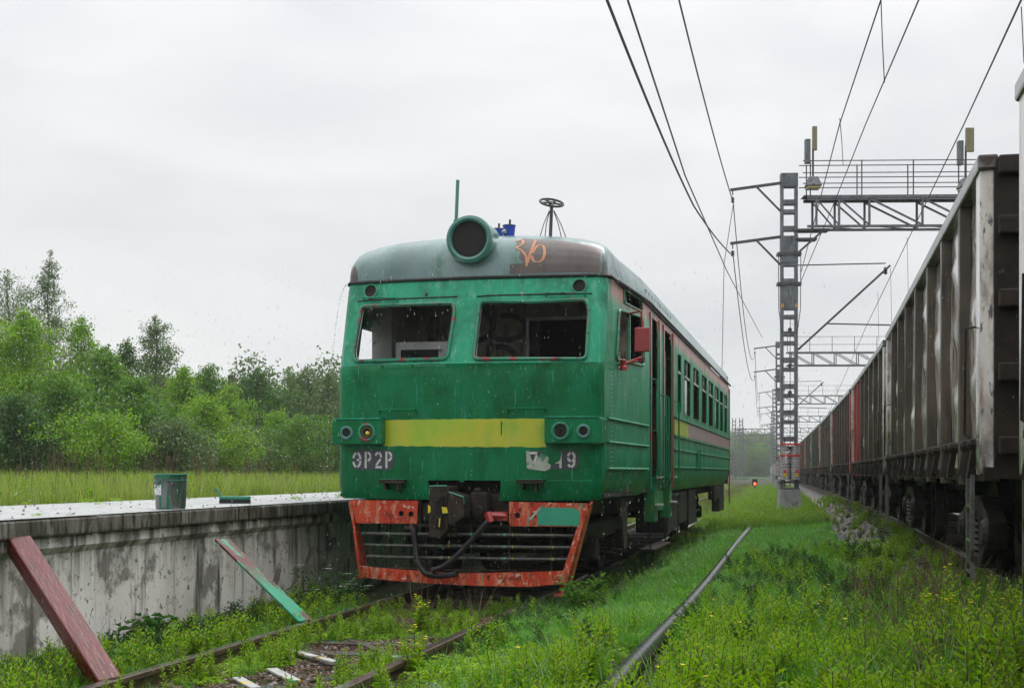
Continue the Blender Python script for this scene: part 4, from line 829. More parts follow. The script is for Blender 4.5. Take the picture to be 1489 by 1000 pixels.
# ------------------------------------------------------------------ catenary masts and gantries
def mast(px_, Y, label, full=True):
    t = empty('catenary_mast', px_, head(Y) * .3, label, 'catenary mast', 'steel catenary masts between the tracks')
    H = 11.45; hw = .235
    for s in (-1, 1): obj('leg', MB().box(s * hw - .045, s * hw + .045, -.14, .14, .75, H), M['steel_grey'], t)
    if full:
        z = 1.3; i = 0
        while z < H - .3:
            if 3.2 < z < 8.6 or True:
                h = .16 if i % 2 else .13
                obj('batten', MB().box(-hw + .03, hw - .03, -.145, -.13, z, z + h), M['steel_grey'], t); obj('batten', MB().box(-hw + .03, hw - .03, .13, .145, z, z + h), M['steel_grey'], t)
            z += .58 if i % 2 else .3 ; i += 1
        for z0, z1 in ((H - .45, H), (8.45, 9.35), (6.95, 7.75)): obj('gusset_plate', MB().box(-hw - .05, hw + .05, -.16, -.146, z0, z1).box(-hw - .05, hw + .05, .146, .16, z0, z1), M['steel_grey'], t, bevel=.01)
        for z in (8.75, 7.75): obj('clamp', MB().box(-hw - .16, hw + .16, -.2, .2, z - .05, z + .05), M['steel_dark'], t)
        for s in (-1, 1):
            obj('tie_rod', MB().tube([(s * .37, -.17, 8.75), (s * .36, -.17, 6.9), (s * .25, -.15, 6.1)], .014, 5), M['steel_dark'], t)
            obj('orange_mark', MB().box(s * hw - .05, s * hw + .05, -.166, -.161, 6.95, 7.07), M['orange_mark'], t)
        # tensioning weights
        for s in (-1, 1):
            w = obj('weight_stack', MB().tube([(s * .18, -.3, .95), (s * .18, -.3, 2.6)], .02), M['steel_dark'], t)
            for i in range(9):
                zz = 1.2 + i * .085; obj('weight', MB().lathe((s * .17, -.3, zz), (0, 0, 1), [(.15, 0), (.155, .01), (.155, .06), (.15, .07)], 12), M['weight'], w)
            for zz in (1.97, 2.35): obj('red_cap', MB().box(s * .17 - .16, s * .17 + .16, -.45, -.16, zz, zz + .055), M['white_red'], w)
            for i in range(4): obj('weight', MB().lathe((s * .17, -.3, 2.04 + i * .078), (0, 0, 1), [(.14, 0), (.14, .06)], 12), M['weight'], w)
            obj('red_plate', MB().box(s * .19 - .05, s * .19 + .05, -.47, -.46, 1.42, 1.51), M['white_red'], w); obj('yellow_plate', MB().box(s * .19 - .05, s * .19 + .05, -.47, -.46, 1.30, 1.415), M['mark_yellow'], w)
        obj('guide_cable', MB().tube([(0, -.3, 1.0), (0, -.3, 6.6)], .012, 5), M['wire'], t)
        for z in (6.2, 5.0, 4.1): obj('pulley', MB().lathe((0, -.25, z), (0, 1, 0), [(.07, 0), (.07, .05)], 12), M['steel_dark'], t)
        obj('foot_frame', MB().box(-.33, .33, -.25, .25, .84, .93).box(-.36, .36, -.25, .25, 1.08, 1.16).box(-.30, -.2, -.22, .22, .93, 1.08).box(.2, .3, -.22, .22, .93, 1.08), M['steel_grey'], t, bevel=.01)
    else:
        m_ = MB(); z = 1.2
        while z < H: m_.box(-hw + .03, hw - .03, -.14, .14, z, z + .15); z += .5
        obj('batten', m_, M['steel_grey'], t); obj('weight_stack', MB().box(-.3, .3, -.4, -.2, 1.2, 2.4), M['weight'], t)
    obj('footing', MB().add([(x * (1.15 if z < .5 else 1), y * (1.15 if z < .5 else 1), z) for z in (-.1, .86) for y in (-.3, .3) for x in (-.34, .34)], [(0, 2, 3, 1), (4, 5, 7, 6), (0, 1, 5, 4), (2, 6, 7, 3), (0, 4, 6, 2), (1, 3, 7, 5)]), M['concrete'], t, bevel=.03)
    # feeder brackets to the left
    for z in (11.15, 9.35):
        b = obj('feeder_bracket', MB().beam((-.2, 0, z), (-1.95, 0, z - .22), .07, .09), M['steel_dark'], t)
        obj('strut', MB().beam((-1.1, 0, z - .1), (-.28, 0, z - .95), .05, .06), M['steel_dark'], b)
        obj('insulator', MB().tube([(-1.87, 0, z - .24), (-1.87, 0, z - .4)], .02, 5).lathe((-1.87, 0, z - .65), (0, 0, 1), [(.03, 0), (.07, .03), (.03, .06), (.07, .09), (.03, .12), (.07, .15), (.02, .2)], 8), M['insul'], b)
    if full:
        c = obj('cantilever', MB().tube([(.3, 0, 5.55), (3.35, 0, 8.35)], .04, 6), M['steel_dark'], t)
        obj('stay', MB().tube([(.3, 0, 8.38), (3.2, 0, 8.42)], .022, 6), M['steel_dark'], c)
        obj('steady_arm', MB().tube([(1.25, 0, 6.42), (3.6, 0, 6.35)], .026, 6), M['steel_dark'], c)
        obj('insulator', MB().lathe((3.2, 0, 8.05), (0, 0, 1), [(.03, 0), (.08, .04), (.03, .08), (.08, .12), (.03, .16), (.08, .2), (.02, .25)], 8), M['insul'], c)
    return t
def gantry(X, Y, label, detail):
    t = empty('gantry_truss', (X, Y, 0), head(Y) * .15, label, 'gantry', 'lattice gantries over the tracks')
    L0, L1 = .55, 16.5; zb, zt = 9.62, 10.6
    if detail:
        for y in (-.35, .35):
            obj('top_chord', MB().box(L0, L1, y - .05, y + .05, zt - .06, zt + .04), M['steel_grey'], t)
            obj('bottom_chord', MB().box(L0, L1, y - .04, y + .04, zb - .04, zb + .04), M['steel_grey'], t)
        x = L0 + .35; k = 0; bay = 1.15
        vme = MB().box(-.035, .035, -.03, .03, zb + .04, zt - .06).mesh('truss_upright'); vme.materials.append(M['steel_grey'])
        dme = MB().beam((0, 0, zt - .06), (bay * 1.45, 0, zb + .04), .05, .06).mesh('diagonal'); dme.materials.append(M['steel_grey'])
        rme = MB().box(-.018, .018, -.018, .018, zt + .04, zt + 1.22).mesh('railing_post'); rme.materials.append(M['steel_dark'])
        xs = [L0 + .3, L0 + 1.05] + [L0 + 2.05 + i * 1.75 for i in range(9)]
        for a, b in zip(xs, xs[1:] + [None]):
            for y in (-.35, .35):
                o = obj('truss_upright', vme, None, t); o.location = (a, y, 0)
                if b:
                    o = obj('diagonal', dme, None, t); o.location = (a, y, 0); o.scale = ((b - a) / (bay * 1.45), 1, 1)
        i = 0; x = L0 + .1
        while x < L1:
            for y in (-.35, .35): o = obj('railing_post', rme, None, t); o.location = (x, y, 0)
            x += 1.7
        for y in (-.35, .35):
            for z in (zt + .45, zt + .8, zt + 1.2): obj('railing_bar', MB().box(L0 - .15, L1, y - .014, y + .014, z - .014, z + .014), M['steel_dark'], t)
        obj('walkway', MB().box(L0 - .1, L1, -.3, .3, zt + .045, zt + .07), M['steel_grey'], t)
        m_ = MB()
        for i in range(9): m_.beam((L0 + .3 + i * 1.75, -.35, zb), (L0 + .3 + (i + 1) * 1.75, .35, zb), .04, .03)
        obj('wind_brace', m_, M['steel_grey'], t)
        obj('knee_brace', MB().beam((.25, -.2, 8.75), (1.15, -.2, 9.55), .07, .07).beam((.25, .2, 8.75), (1.15, .2, 9.55), .07, .07).box(.2, 1.3, -.25, .25, 9.5, 9.57).box(.2, .9, -.22, .22, 9.2, 9.27), M['steel_dark'], t)
    else:
        m_ = MB()
        for y in (-.35, .35):
            m_.box(L0, L1, y - .05, y + .05, zt - .05, zt + .05); m_.box(L0, L1, y - .05, y + .05, zb - .05, zb + .05)
            x = L0 + .3
            while x < L1 - 1.7: m_.box(x - .035, x + .035, y - .03, y + .03, zb, zt); m_.beam((x, y, zt), (x + 1.7, y, zb), .05, .06); x += 1.7
        obj('lattice_beam', m_, M['steel_grey'], t)
        m_ = MB(); x = L0
        while x < L1: m_.box(x - .02, x + .02, -.37, -.33, zt + .05, zt + 1.2); x += 1.7
        for z in (.6, 1.2): m_.box(L0, L1, -.37, -.33, zt + z - .015, zt + z + .015)
        obj('railing', m_, M['steel_dark'], t)
    m_ = MB()
    for s in (-1, 1): m_.box(L1 + s * .235 - .05, L1 + s * .235 + .05, -.14, .14, 0, 11.4)
    z = 1
    while z < 11: m_.box(L1 - .2, L1 + .2, -.13, .13, z, z + .15); z += .6
    obj('far_leg', m_, M['steel_grey'], t)
    return t
mq = -.44
MY = [45, 103, 161, 219, 277, 335, 393]
ml = ['nearest lattice mast with red-capped weights at its foot', 'second lattice mast, just behind the nearest one', 'third lattice mast in the row, thin and greyed by rain', 'fourth hazy lattice mast in the row', 'fifth hazy lattice mast in the row', 'sixth hazy lattice mast, near the vanishing point', 'last hazy lattice mast in the row']
gl = ['nearest lattice gantry with a railed walkway and two lamps', 'second lattice gantry, seen below the nearest one', 'third lattice gantry, seen under the second', 'fourth lattice gantry in the haze', 'fifth lattice gantry in the haze', 'sixth lattice gantry in the haze', 'farthest lattice gantry, fading in the haze']
for i, Y in enumerate(MY):
    p = P(mq, Y, 0); mast(p, Y, ml[i], i < 2); gantry(p.x, Y, gl[i], i < 1)
# left-hand far masts with gantries over the siding
lft = [(250, 41.4), (300, 50.2)]
for k, (Y, X) in enumerate(lft):
    t = empty('lattice_portal', (X, Y, 0), 0, ['nearer of two hazy lattice portals left of the mast row', 'farther of two hazy lattice portals left of the mast row'][k], 'gantry', 'hazy lattice portals over the siding')
    m_ = MB()
    for x in (0, 1.3):
        for s in (-.3, .3): m_.box(x + s - .06, x + s + .06, -.14, .14, 0, 11.5)
        z = 1
        while z < 11.4: m_.box(x - .25, x + .25, -.1, .1, z, z + .16); z += .7
    obj('leg_lattice', m_, M['steel_grey'], t)
    m_ = MB().box(.5, 7.2, -.3, .3, 8.3, 8.45).box(.5, 7.2, -.3, .3, 9.4, 9.55); x = .8
    while x < 6: m_.beam((x, -.3, 9.4), (x + 1.2, -.3, 8.4), .1, .08); m_.box(x - .05, x + .05, -.3, -.2, 8.4, 9.4); x += 1.2
    obj('lattice_beam', m_, M['steel_grey'], t)
# lamps on the nearest gantry
def lamp(x, z0, label):
    p = P(mq, 45); t = empty('gantry_lamp', (p.x + x, 44.6, z0), 0, label, 'lamp', 'lamps on the nearest gantry')
    obj('pole', MB().tube([(0, 0, -.1), (0, 0, 1.0)], .035), M['steel_dark'], t)
    obj('floodlight', MB().box(-.02, .2, -.18, -.1, .55, 1.55) if False else MB().box(-.06, .22 if x > 3 else .1, -.2, -.1, .75, 1.55), M['flood'], t, bevel=.02)
    obj('ballast_box', MB().box(-.27, -.10, -.12, .12, .35, 1.15), M['steel_grey'], t, bevel=.02)
    obj('lamp_housing', MB().add([(a * w, b * w, z) for z, w in ((-.42, .26), (-.1, .14)) for b in (-1, 1) for a in (-1, 1)], [(0, 2, 3, 1), (4, 5, 7, 6), (0, 1, 5, 4), (2, 6, 7, 3), (0, 4, 6, 2), (1, 3, 7, 5)]), M['steel_grey'], t, bevel=.02)
    obj('lamp_glass', MB().box(-.22, .22, -.22, .22, -.5, -.43), M['lampglass'], t, bevel=.02)
lamp(.72, 11.0 + .35, 'floodlight and lamp pair on the gantry end next to the nearest mast'); lamp(5.8, 11.3, 'floodlight and lamp pair on the gantry just above the freight wagons')
# wires
def px(x, y, Y): return Vector(((x - 744.5) / 1950 * Y, Y, 1.45 + (686 - y) / 1950 * Y))
def wire(label, pts, r, sag=0, name='overhead_wire'):
    P3 = []
    for a, b in zip(pts[:-1], pts[1:]):
        a = Vector(a); b = Vector(b); k = 10
        for i in range(k):
            t_ = i / k; p = a.lerp(b, t_); p.z -= sag * 4 * t_ * (1 - t_); P3.append(p)
    P3.append(Vector(pts[-1])); o = obj(name, MB().tube(P3, r, 5), M['wire'], smooth=True); tag(o, label, 'wire', 'overhead wires'); return o
m1 = P(mq, 45); m2 = P(mq, 103); m3 = P(mq, 161); m4 = P(mq, 219)
tip = lambda m, z: (m.x - 1.87, m.y, z)
wire('feeder wire ending on the upper bracket of the nearest mast', [(-3.6, -13, 10.4), (2.9, 23.3, 9.65), tip(m1, 10.5)], .017, .15)
wire('feeder wire ending on the lower bracket of the nearest mast', [(-3.6, -13, 8.0), (1.17, 16.5, 7.25), (4.2, 31, 7.6), tip(m1, 8.7)], .02, .1)
wire('wire crossing behind the lower feeder towards the second mast', [(-2.0, -2, 8.5), (1.64, 19, 8.13), (4.0, 31, 8.3), (8.1, 50.5, 9.0), (19.2, 103, 11.8)], .017, .0)
wire('upper feeder wire between the nearest and second masts', [tip(m1, 10.5), tip(m2, 10.5)], .017, 2.2); wire('lower feeder wire between the nearest and second masts', [tip(m1, 8.7), tip(m2, 8.7)], .017, 1.6)
for a, b, w_ in ((m2, m3, 'second and third'), (m3, m4, 'third and fourth')):
    wire('upper feeder wire between the %s masts' % w_, [tip(a, 10.5), tip(b, 10.5)], .02, 1.6); wire('lower feeder wire between the %s masts' % w_, [tip(a, 8.7), tip(b, 8.7)], .02, 1.5)
for z in (8.7,): pass
wire('messenger wire coming down to the nearest mast, left one of the pair', [px(1300, -60, 17), px(1281, 0, 19), px(1221, 180, 27), px(1165, 395, 45)], .012)
wire('contact wire passing the gantry, right one of the pair', [px(1362, -60, 16), px(1336, 0, 18), px(1259, 180, 28), px(1215, 290, 36), px(1165, 408, 45)], .012)
wire('catenary wire passing above the freight wagons to the cantilever tip', [px(1510, -60, 12), px(1485, 0, 14), px(1402, 180, 24), px(1296, 399, 45), px(1257, 480, 60), px(1205, 600, 103)], .012)
wire('thin wire joining the bracket tips of the nearest mast', [tip(m1, 10.4), (m1.x - 1.7, m1.y + 3, 8.9), (m1.x - 1.0, m1.y + 8, 5.2)], .012)
wire('short dropper hanging between the paired wires at the top edge', [px(1281, 0, 19), px(1283, 60, 19.4), px(1286, 120, 20)], .008, 0)
wire('short dropper hanging between the paired wires above the gantry', [px(1221, 172, 26.5), px(1224, 205, 27), px(1226, 240, 32)], .008)
wire('thin dropper at the right edge of the photo', [px(1485, 10, 14.2), px(1489, 92, 14.2)], .006)
for i in range(3): wire(['nearer', 'middle', 'farther'][i] + ' thin dropper under the catenary wire over the freight wagons', [px(1319, 345 - i * 0, 40) + Vector((i * 1.2, i * 6, 0)), px(1321, 440, 40) + Vector((i * 1.2, i * 6, 0))], .007)
# small red ground signal
sg_ = empty('ground_signal', P(-2.3, 100, .2), 0, 'small ground signal with a lit red lens beside the siding', 'signal')
obj('signal_post', MB().tube([(0, 0, 0), (0, 0, .3)], .05), M['black'], sg_); obj('signal_head', MB().box(-.2, .2, -.02, .15, .25, .75), M['black'], sg_, bevel=.03)
obj('red_lens', MB().lathe((0, -.03, .38), (0, -1, 0), [(.1, 0), (.1, .01), (0, .03)], 12), M['red_light'], sg_)

# ------------------------------------------------------------------ things on and beside the platform
bk_ = empty('metal_bucket', P(-6.36, 13.25, 1.087), head(5), 'tall grey metal bucket streaked with green paint on the platform edge', 'bucket')
obj('bucket_body', MB().lathe((0, 0, 0), (0, 0, 1), [(.14, 0), (.146, .02), (.16, .34), (.152, .34), (.135, .03), (0, .03)], 24), M['bucket'], bk_, smooth=True)
M['bucket_green'] = mat('green_dripping_rim_paint', [(.01, .15, .09), (.02, .2, .12)], 5, rough=.25)
obj('rim', MB().tube([(.162 * cos(i * pi / 12), .162 * sin(i * pi / 12), .34) for i in range(25)], .008, 6, cap=False), M['bucket_green'], bk_, smooth=True)
obj('hoop', MB().tube([(.16 * cos(i * pi / 12), .16 * sin(i * pi / 12), .28) for i in range(25)], .005, 6, cap=False), M['bucket_green'], bk_, smooth=True)
m_ = MB(); k = 9
A0, A1 = radians(188), radians(262)
for j in range(2):
    for i in range(k): a = A0 + (A1 - A0) * i / (k - 1); rr_ = .1545 + .012 * j * .42; m_.v.append((rr_ * cos(a), rr_ * sin(a), .14 + j * .10))
m_.add([], []); m_.f = [(i, i + 1, k + i + 1, k + i) for i in range(k - 1)]; m_.m = [0] * (k - 1)
obj('paper_label', m_, M['white_lbl'], bk_, smooth=True)
obj('bail_handle', MB().tube(catm([(.16, -.03, .30), (.1, -.14, .24), (0, -.17, .29), (-.12, -.12, .2), (-.16, -.02, .3)]), .004, 5), M['steel_dark'], bk_, smooth=True)
br = empty('paint_brush', P(-6.75, 15.6, 1.087), head(5) + .1, 'wide green-handled brush lying on the platform right of the bucket', 'brush')
obj('brush_block', MB().box(-.17, .19, -.05, .05, .045, .085), M['bucket_green'], br, bevel=.015)
obj('bristles', MB().box(-.165, .185, -.045, .045, .0, .045), M['bristle'], br)
obj('handle', MB().tube([(-.15, 0, .08), (-.22, 0, .17)], [.012, .018], 6), M['bucket_green'], br, smooth=True)
# leaning timbers
def lean(name, a, b, w, th, mt, label, cat, curve=0, twist=0):
    a = Vector(a); b = Vector(b); d = (b - a); Ln = d.length; zax = d.normalized(); track_dir = Vector((.22, .9755, 0)); xax = (track_dir - zax * track_dir.dot(zax)).normalized(); yax = zax.cross(xax)
    Mx = Matrix((xax, yax, zax)).transposed().to_4x4(); Mx.translation = a
    Mx = Mx @ Matrix.Rotation(twist, 4, 'Z')
    m_ = MB()
    if curve:
        pr = [(-w / 2, -th / 2), (w / 2, -th / 2), (w / 2, th * .3), (w * .1, th * .5), (-w * .35, th * .62), (-w / 2, th * .5)]
        m_.prism(pr, 0, Ln, 'xy')
    else: m_.box(-w / 2, w / 2, -th / 2, th / 2, 0, Ln)
    o = obj(name, m_, M[mt], bevel=.012); o.matrix_world = Mx; tag(o, label, cat); return o
lean('leaning_timber', (-2.83, 9.42, -.05), (-3.85, 10.45, .90), .18, .13, 'prop_maroon', 'thick maroon painted timber leaning on the platform wall, near the left edge', 'timber', 1, radians(-25))
lean('leaning_board', (-2.0, 13.02, .0), (-2.98, 13.75, .76), .19, .03, 'prop_board', 'maroon board with flaking green paint leaning on the wall near the railcar', 'board', 0, radians(-12))
# pipe between the tracks
def gp(x, y, z=None):
    # ground point under a viewing ray
    Y = 9.
    for i in range(30):
        X = (x - 744.5) / 1950 * Y; q = X - T(Y); zz = gz(q, Y) + (z or 0); Y = (1.45 - zz) * 1950 / (y - 686)
    return Vector(((x - 744.5) / 1950 * Y, Y, zz))
pp = [gp(a_, b_, .11) for a_, b_ in ((862, 1040), (903, 985), (953, 930), (1000, 881), (1039, 834), (1066, 798), (1087, 773), (1108, 750))]
o = obj('black_pipe', MB().tube([gp(820, 1100, .11)] + catm(pp, 6), .07, 16), M['pipe'], smooth=True); tag(o, 'long wet black pipe lying in the grass beside the railcar', 'pipe')
for c_ in ((1068, 797),):
    q_ = gp(*c_, .06); obj('joint_collar', MB().lathe(q_, (pp[6] - pp[4]), [(.08, -.05), (.085, -.04), (.085, .04), (.08, .05)], 14), M['black'], o)
a, b = gp(1052, 776, .05), gp(1108, 757, .16); o = obj('dead_branch', MB().tube([a, a.lerp(b, .5) + Vector((0, 0, .04)), b], [.05, .06, .04], 7), M['bark']); tag(o, 'dark dead branch lying across the far end of the black pipe', 'branch')
a, b = gp(1212, 795, .04), gp(1240, 793, .05); o = obj('broken_sleeper_piece', MB().beam(a, b, .14, .06), M['sleeper'], bevel=.01); tag(o, 'short rusty brown timber scrap in the grass near the gravel', 'scrap')
def chunk(name, pos, s, mt, label, cat, fl=.4, seed=0):
    r = random.Random(seed); m_ = MB(); n = 8; V = []
    for k in range(3):
        for j in range(n): a = 2 * pi * j / n; rr = s * (1, .9, .45)[k] * r.uniform(.7, 1.15); V.append((pos[0] + rr * cos(a), pos[1] + rr * sin(a) * .8, pos[2] + s * fl * k * .5 * r.uniform(.7, 1.2)))
    F = [(k * n + j, k * n + (j + 1) % n, (k + 1) * n + (j + 1) % n, (k + 1) * n + j) for k in range(2) for j in range(n)] + [tuple(2 * n + j for j in range(n))]
    m_.add(V, F); o = obj(name, m_, M[mt]); tag(o, label, cat); return o
chunk('white_rubble_chunk', gp(1120, 884), .09, 'ivory', 'flat white rubble piece in the grass right of the pipe', 'rubble', seed=1)
chunk('white_rubble_chunk', gp(1138, 889), .07, 'ivory', 'smaller white rubble piece just right of the flat white one', 'rubble', seed=2)
chunk('tan_scrap', gp(1064, 912), .08, 'tan', 'crumpled tan scrap in the weeds right of the pipe', 'scrap', .7, seed=3)
chunk('plastic_rag', gp(122, 952, .02), .1, 'white_lbl', 'crumpled white and blue plastic rag at the foot of the maroon timber', 'rag', .9, seed=4)
chunk('white_sheet_scrap', gp(412, 892, .02), .14, 'white_lbl', 'pale torn sheet lying under the flaking board', 'scrap', .3, seed=5)
chunk('orange_shell_scrap', gp(628, 1000, .1), .07, 'petal_white', 'pale scrap with orange stain beside the near rail at the bottom edge', 'scrap', .6, seed=6)
def plank(x0, y0, x1, y1, w, label, mt='debris', h=.04):
    a, b = gp(x0, y0, h), gp(x1, y1, h); o = obj('loose_plank', MB().beam(a, b, w, .02), M[mt], bevel=.004); tag(o, label, 'plank', 'loose planks between the siding rails')
plank(418, 944, 488, 962, .07, 'white and yellow plank lying between the rails, nearest the left rail', h=.07)
plank(395, 972, 430, 990, .09, 'grey-white plank scrap low between the rails')
plank(528, 957, 600, 953, .05, 'thin green-smeared plank lying by the right rail', h=.07)
plank(500, 926, 560, 948, .08, 'weathered plank half buried in the middle of the track', 'sleeper')
plank(345, 985, 372, 1000, .08, 'white plank end at the bottom edge between the rails')

# ------------------------------------------------------------------ vegetation
src = bpy.data.collections.new('plant_sources')
def leaf(b, base, d, ln, w, m=0, fold=.25, droop=.3):
    d = Vector(d).normalized(); s = d.cross(Vector((0, 0, 1)));
    if s.length < .1: s = Vector((1, 0, 0))
    s.normalize(); u = s.cross(d)
    a = Vector(base); mid = a + d * ln * .5; tipp = a + d * ln - Vector((0, 0, ln * droop))
    b.add([a, mid + s * w / 2 + u * w * fold, tipp, mid - s * w / 2 + u * w * fold], [(0, 1, 2), (0, 2, 3)], m)
def blade(b, base, az, h, w, lean_, m=0):
    p = Vector(base); d = Vector((cos(az), sin(az), 0)); s = Vector((-sin(az), cos(az), 0)); V = []
    for i in range(4):
        t_ = i / 3; c = p + Vector((0, 0, h * (t_ - .25 * lean_ * t_ * t_))) + d * h * lean_ * t_ * t_; ww = w * (1 - t_) ** .7 / 2
        V += [c + s * ww, c - s * ww] if i < 3 else [c]
    b.add(V, [(0, 1, 3, 2), (2, 3, 5, 4), (4, 5, 6)], m)
def mk(name, mb, mats):
    me = mb.mesh(name)
    for m_ in mats: me.materials.append(m_)
    o = bpy.data.objects.new(name, me); src.objects.link(o); return o
R = random.Random(5)
SRC = {}
def tuft(key, n, h, w, spread, mt, seeds=0, lean=(.2, .8)):
    b = MB()
    for i in range(n):
        a = R.uniform(0, 2 * pi); r = spread * sqrt(R.random()); blade(b, (r * cos(a), r * sin(a), -.02), R.uniform(0, 2 * pi), h * R.uniform(.5, 1), w * R.uniform(.7, 1.2), R.uniform(*lean))
    for i in range(seeds):
        a = R.uniform(0, 2 * pi); x, y = spread * .6 * cos(a), spread * .6 * sin(a); hh = h * R.uniform(1.1, 1.5)
        b.tube([(x, y, 0), (x * 1.3, y * 1.3, hh)], .0025, 3, 1)
        for k in range(9): leaf(b, (x * 1.3, y * 1.3, hh * (.8 + .022 * k)), (R.uniform(-1, 1), R.uniform(-1, 1), 1.5), .05, .012, 1)
    SRC[key] = mk('src_' + key, b, [mt, M['dry_stem']])
def weedp(key, h, nl, ll, lw, mt, stem, branches=1, flowers=0):
    b = MB()
    for k in range(branches):
        a = R.uniform(0, 2 * pi); sp = .0 if branches == 1 else R.uniform(.1, .45); tx, ty = cos(a) * sp * h, sin(a) * sp * h; hh = h * R.uniform(.7, 1)
        b.tube([(0, 0, -.02), (tx * .5, ty * .5, hh * .55), (tx, ty, hh)], [.006, .004, .002], 4, 1)
        for i in range(nl):
            t_ = .12 + .88 * i / nl; az = i * 2.4 + R.uniform(-.4, .4); x, y, z = tx * t_, ty * t_, hh * t_
            sz = (1.1 - .6 * t_) * R.uniform(.75, 1.2); leaf(b, (x, y, z), (cos(az), sin(az), .35 + .9 * t_), ll * sz, lw * sz, 0, .2, .25)
        for f in range(flowers):
            for j in range(5): az = j * 1.2566; leaf(b, (tx, ty, hh + .0), (cos(az), sin(az), .5), .022, .02, 2, .1, .1)
    SRC[key] = mk('src_' + key, b, [mt, stem, M['petal']])
for i in range(2): tuft('grass%d' % i, 26, .28, .008, .10, M['grass'])
tuft('lush0', 60, .16, .007, .14, M['grass_bright'], lean=(.3, 1.1)); tuft('lush1', 50, .22, .007, .13, M['grass_bright'], lean=(.3, 1.0))
tuft('meadow0', 46, .5, .012, .25, M['grass_dry'], 0, (.1, .5)); tuft('meadow2', 20, .5, .012, .25, M['grass_dry'], 3, (.1, .5)); tuft('meadow1', 50, .42, .012, .28, M['grass_mead'], 0, (.1, .6))
weedp('weed0', .38, 26, .095, .024, M['weed'], M['stem_red']); weedp('weed1', .32, 16, .09, .026, M['weed'], M['stem_red'], 4)
weedp('weed2', .42, 20, .10, .026, M['weed'], M['stem_red'], 3); weedp('weed3', .34, 20, .06, .02, M['weed'], M['stem_red'], 1, 1)
weedp('dark0', .35, 16, .10, .035, M['weed_dark'], M['stem_red'], 4); weedp('dark1', .22, 12, .08, .03, M['weed_dark'], M['stem_red'], 5)
weedp('stalk', .65, 3, .04, .006, M['dry_stem'], M['dry_stem'], 5)
# low clover
b = MB()
for i in range(40):
    a = R.uniform(0, 2 * pi); r = .14 * sqrt(R.random()); z = R.uniform(.02, .09)
    for j in range(3): leaf(b, (r * cos(a), r * sin(a), z), (cos(a + j * 2.1), sin(a + j * 2.1), .3), .03, .022)
SRC['clover'] = mk('src_clover', b, [M['weed']])
for i in range(3):
    m_ = MB(); r = random.Random(i); n = 6; V = []
    for k in range(2):
        for j in range(n): a = 2 * pi * j / n; q = r.uniform(.7, 1.1); V.append((.03 * q * cos(a) * (1, .7)[k], .026 * q * sin(a) * (1, .7)[k], (-.01, .022)[k] * r.uniform(.8, 1.2)))
    m_.add(V, [(j, (j + 1) % n, n + (j + 1) % n, n + j) for j in range(n)] + [tuple(n + j for j in range(n))]); SRC['stone%d' % i] = mk('src_stone%d' % i, m_, [M['stone']])
def drop_mesh(nm, r, h):
    SRC[nm] = mk('src_' + nm, MB().lathe((0, 0, 0), (0, 0, 1), [(0, 0), (r, h * .25), (r * .7, h * .6), (0, h)], 6), [M['drop']])
drop_mesh('drop', .0016, .02); drop_mesh('drip', .007, .035)
def scatter(name, pts, keys, weights, label, scl=(.7, 1.3), tilt=.15, kind='stuff', anyrot=False, scales=None):
    pts = np.array(pts, dtype=np.float32); n = len(pts)
    if n == 0: return
    cc = bpy.data.collections.new('set_' + name); keys = sorted(keys) if weights is None else keys
    order = sorted(range(len(keys)), key=lambda i: SRC[keys[i]].name)
    for k in keys: cc.objects.link(SRC[k])
    me = bpy.data.meshes.new(name); me.vertices.add(n); me.vertices.foreach_set('co', pts.ravel())
    rank = {i: order.index(i) for i in range(len(keys))}
    w = np.array(weights or [1] * len(keys), float); w /= w.sum(); idx = RS.choice(len(keys), n, p=w); idx = np.array([rank[i] for i in idx], dtype=np.int32)
    at = me.attributes.new('idx', 'INT', 'POINT'); at.data.foreach_set('value', idx)
    rot = np.stack([RS.uniform(-tilt, tilt, n), RS.uniform(-tilt, tilt, n), RS.uniform(0, 6.283, n)], 1).astype(np.float32)
    if anyrot: rot = RS.uniform(0, 6.283, (n, 3)).astype(np.float32)
    at = me.attributes.new('rot', 'FLOAT_VECTOR', 'POINT'); at.data.foreach_set('vector', rot.ravel())
    s_ = RS.uniform(scl[0], scl[1], n).astype(np.float32)
    if scales is not None: s_ *= np.array(scales, dtype=np.float32)
    at = me.attributes.new('scl', 'FLOAT', 'POINT'); at.data.foreach_set('value', s_)
    o = bpy.data.objects.new(name, me); COL.objects.link(o); tag(o, label, kind=kind)
    t = bpy.data.node_groups.new('scatter_' + name, 'GeometryNodeTree'); t.interface.new_socket('Geometry', in_out='INPUT', socket_type='NodeSocketGeometry'); t.interface.new_socket('Geometry', in_out='OUTPUT', socket_type='NodeSocketGeometry')
    gi = t.nodes.new('NodeGroupInput'); go = t.nodes.new('NodeGroupOutput'); ip = t.nodes.new('GeometryNodeInstanceOnPoints'); ci = t.nodes.new('GeometryNodeCollectionInfo')
    ci.inputs['Collection'].default_value = cc; ci.inputs['Separate Children'].default_value = True; ci.inputs['Reset Children'].default_value = True
    def na(nm, ty): x = t.nodes.new('GeometryNodeInputNamedAttribute'); x.data_type = ty; x.inputs['Name'].default_value = nm; return x.outputs['Attribute']
    er = t.nodes.new('FunctionNodeEulerToRotation'); lk = t.links.new
    lk(gi.outputs[0], ip.inputs['Points']); lk(ci.outputs[0], ip.inputs['Instance']); ip.inputs['Pick Instance'].default_value = True
    lk(na('idx', 'INT'), ip.inputs['Instance Index']); lk(na('rot', 'FLOAT_VECTOR'), er.inputs[0]); lk(er.outputs[0], ip.inputs['Rotation']); lk(na('scl', 'FLOAT'), ip.inputs['Scale'])
    lk(ip.outputs[0], go.inputs[0]); md = o.modifiers.new('g', 'NODES'); md.node_group = t
    return o
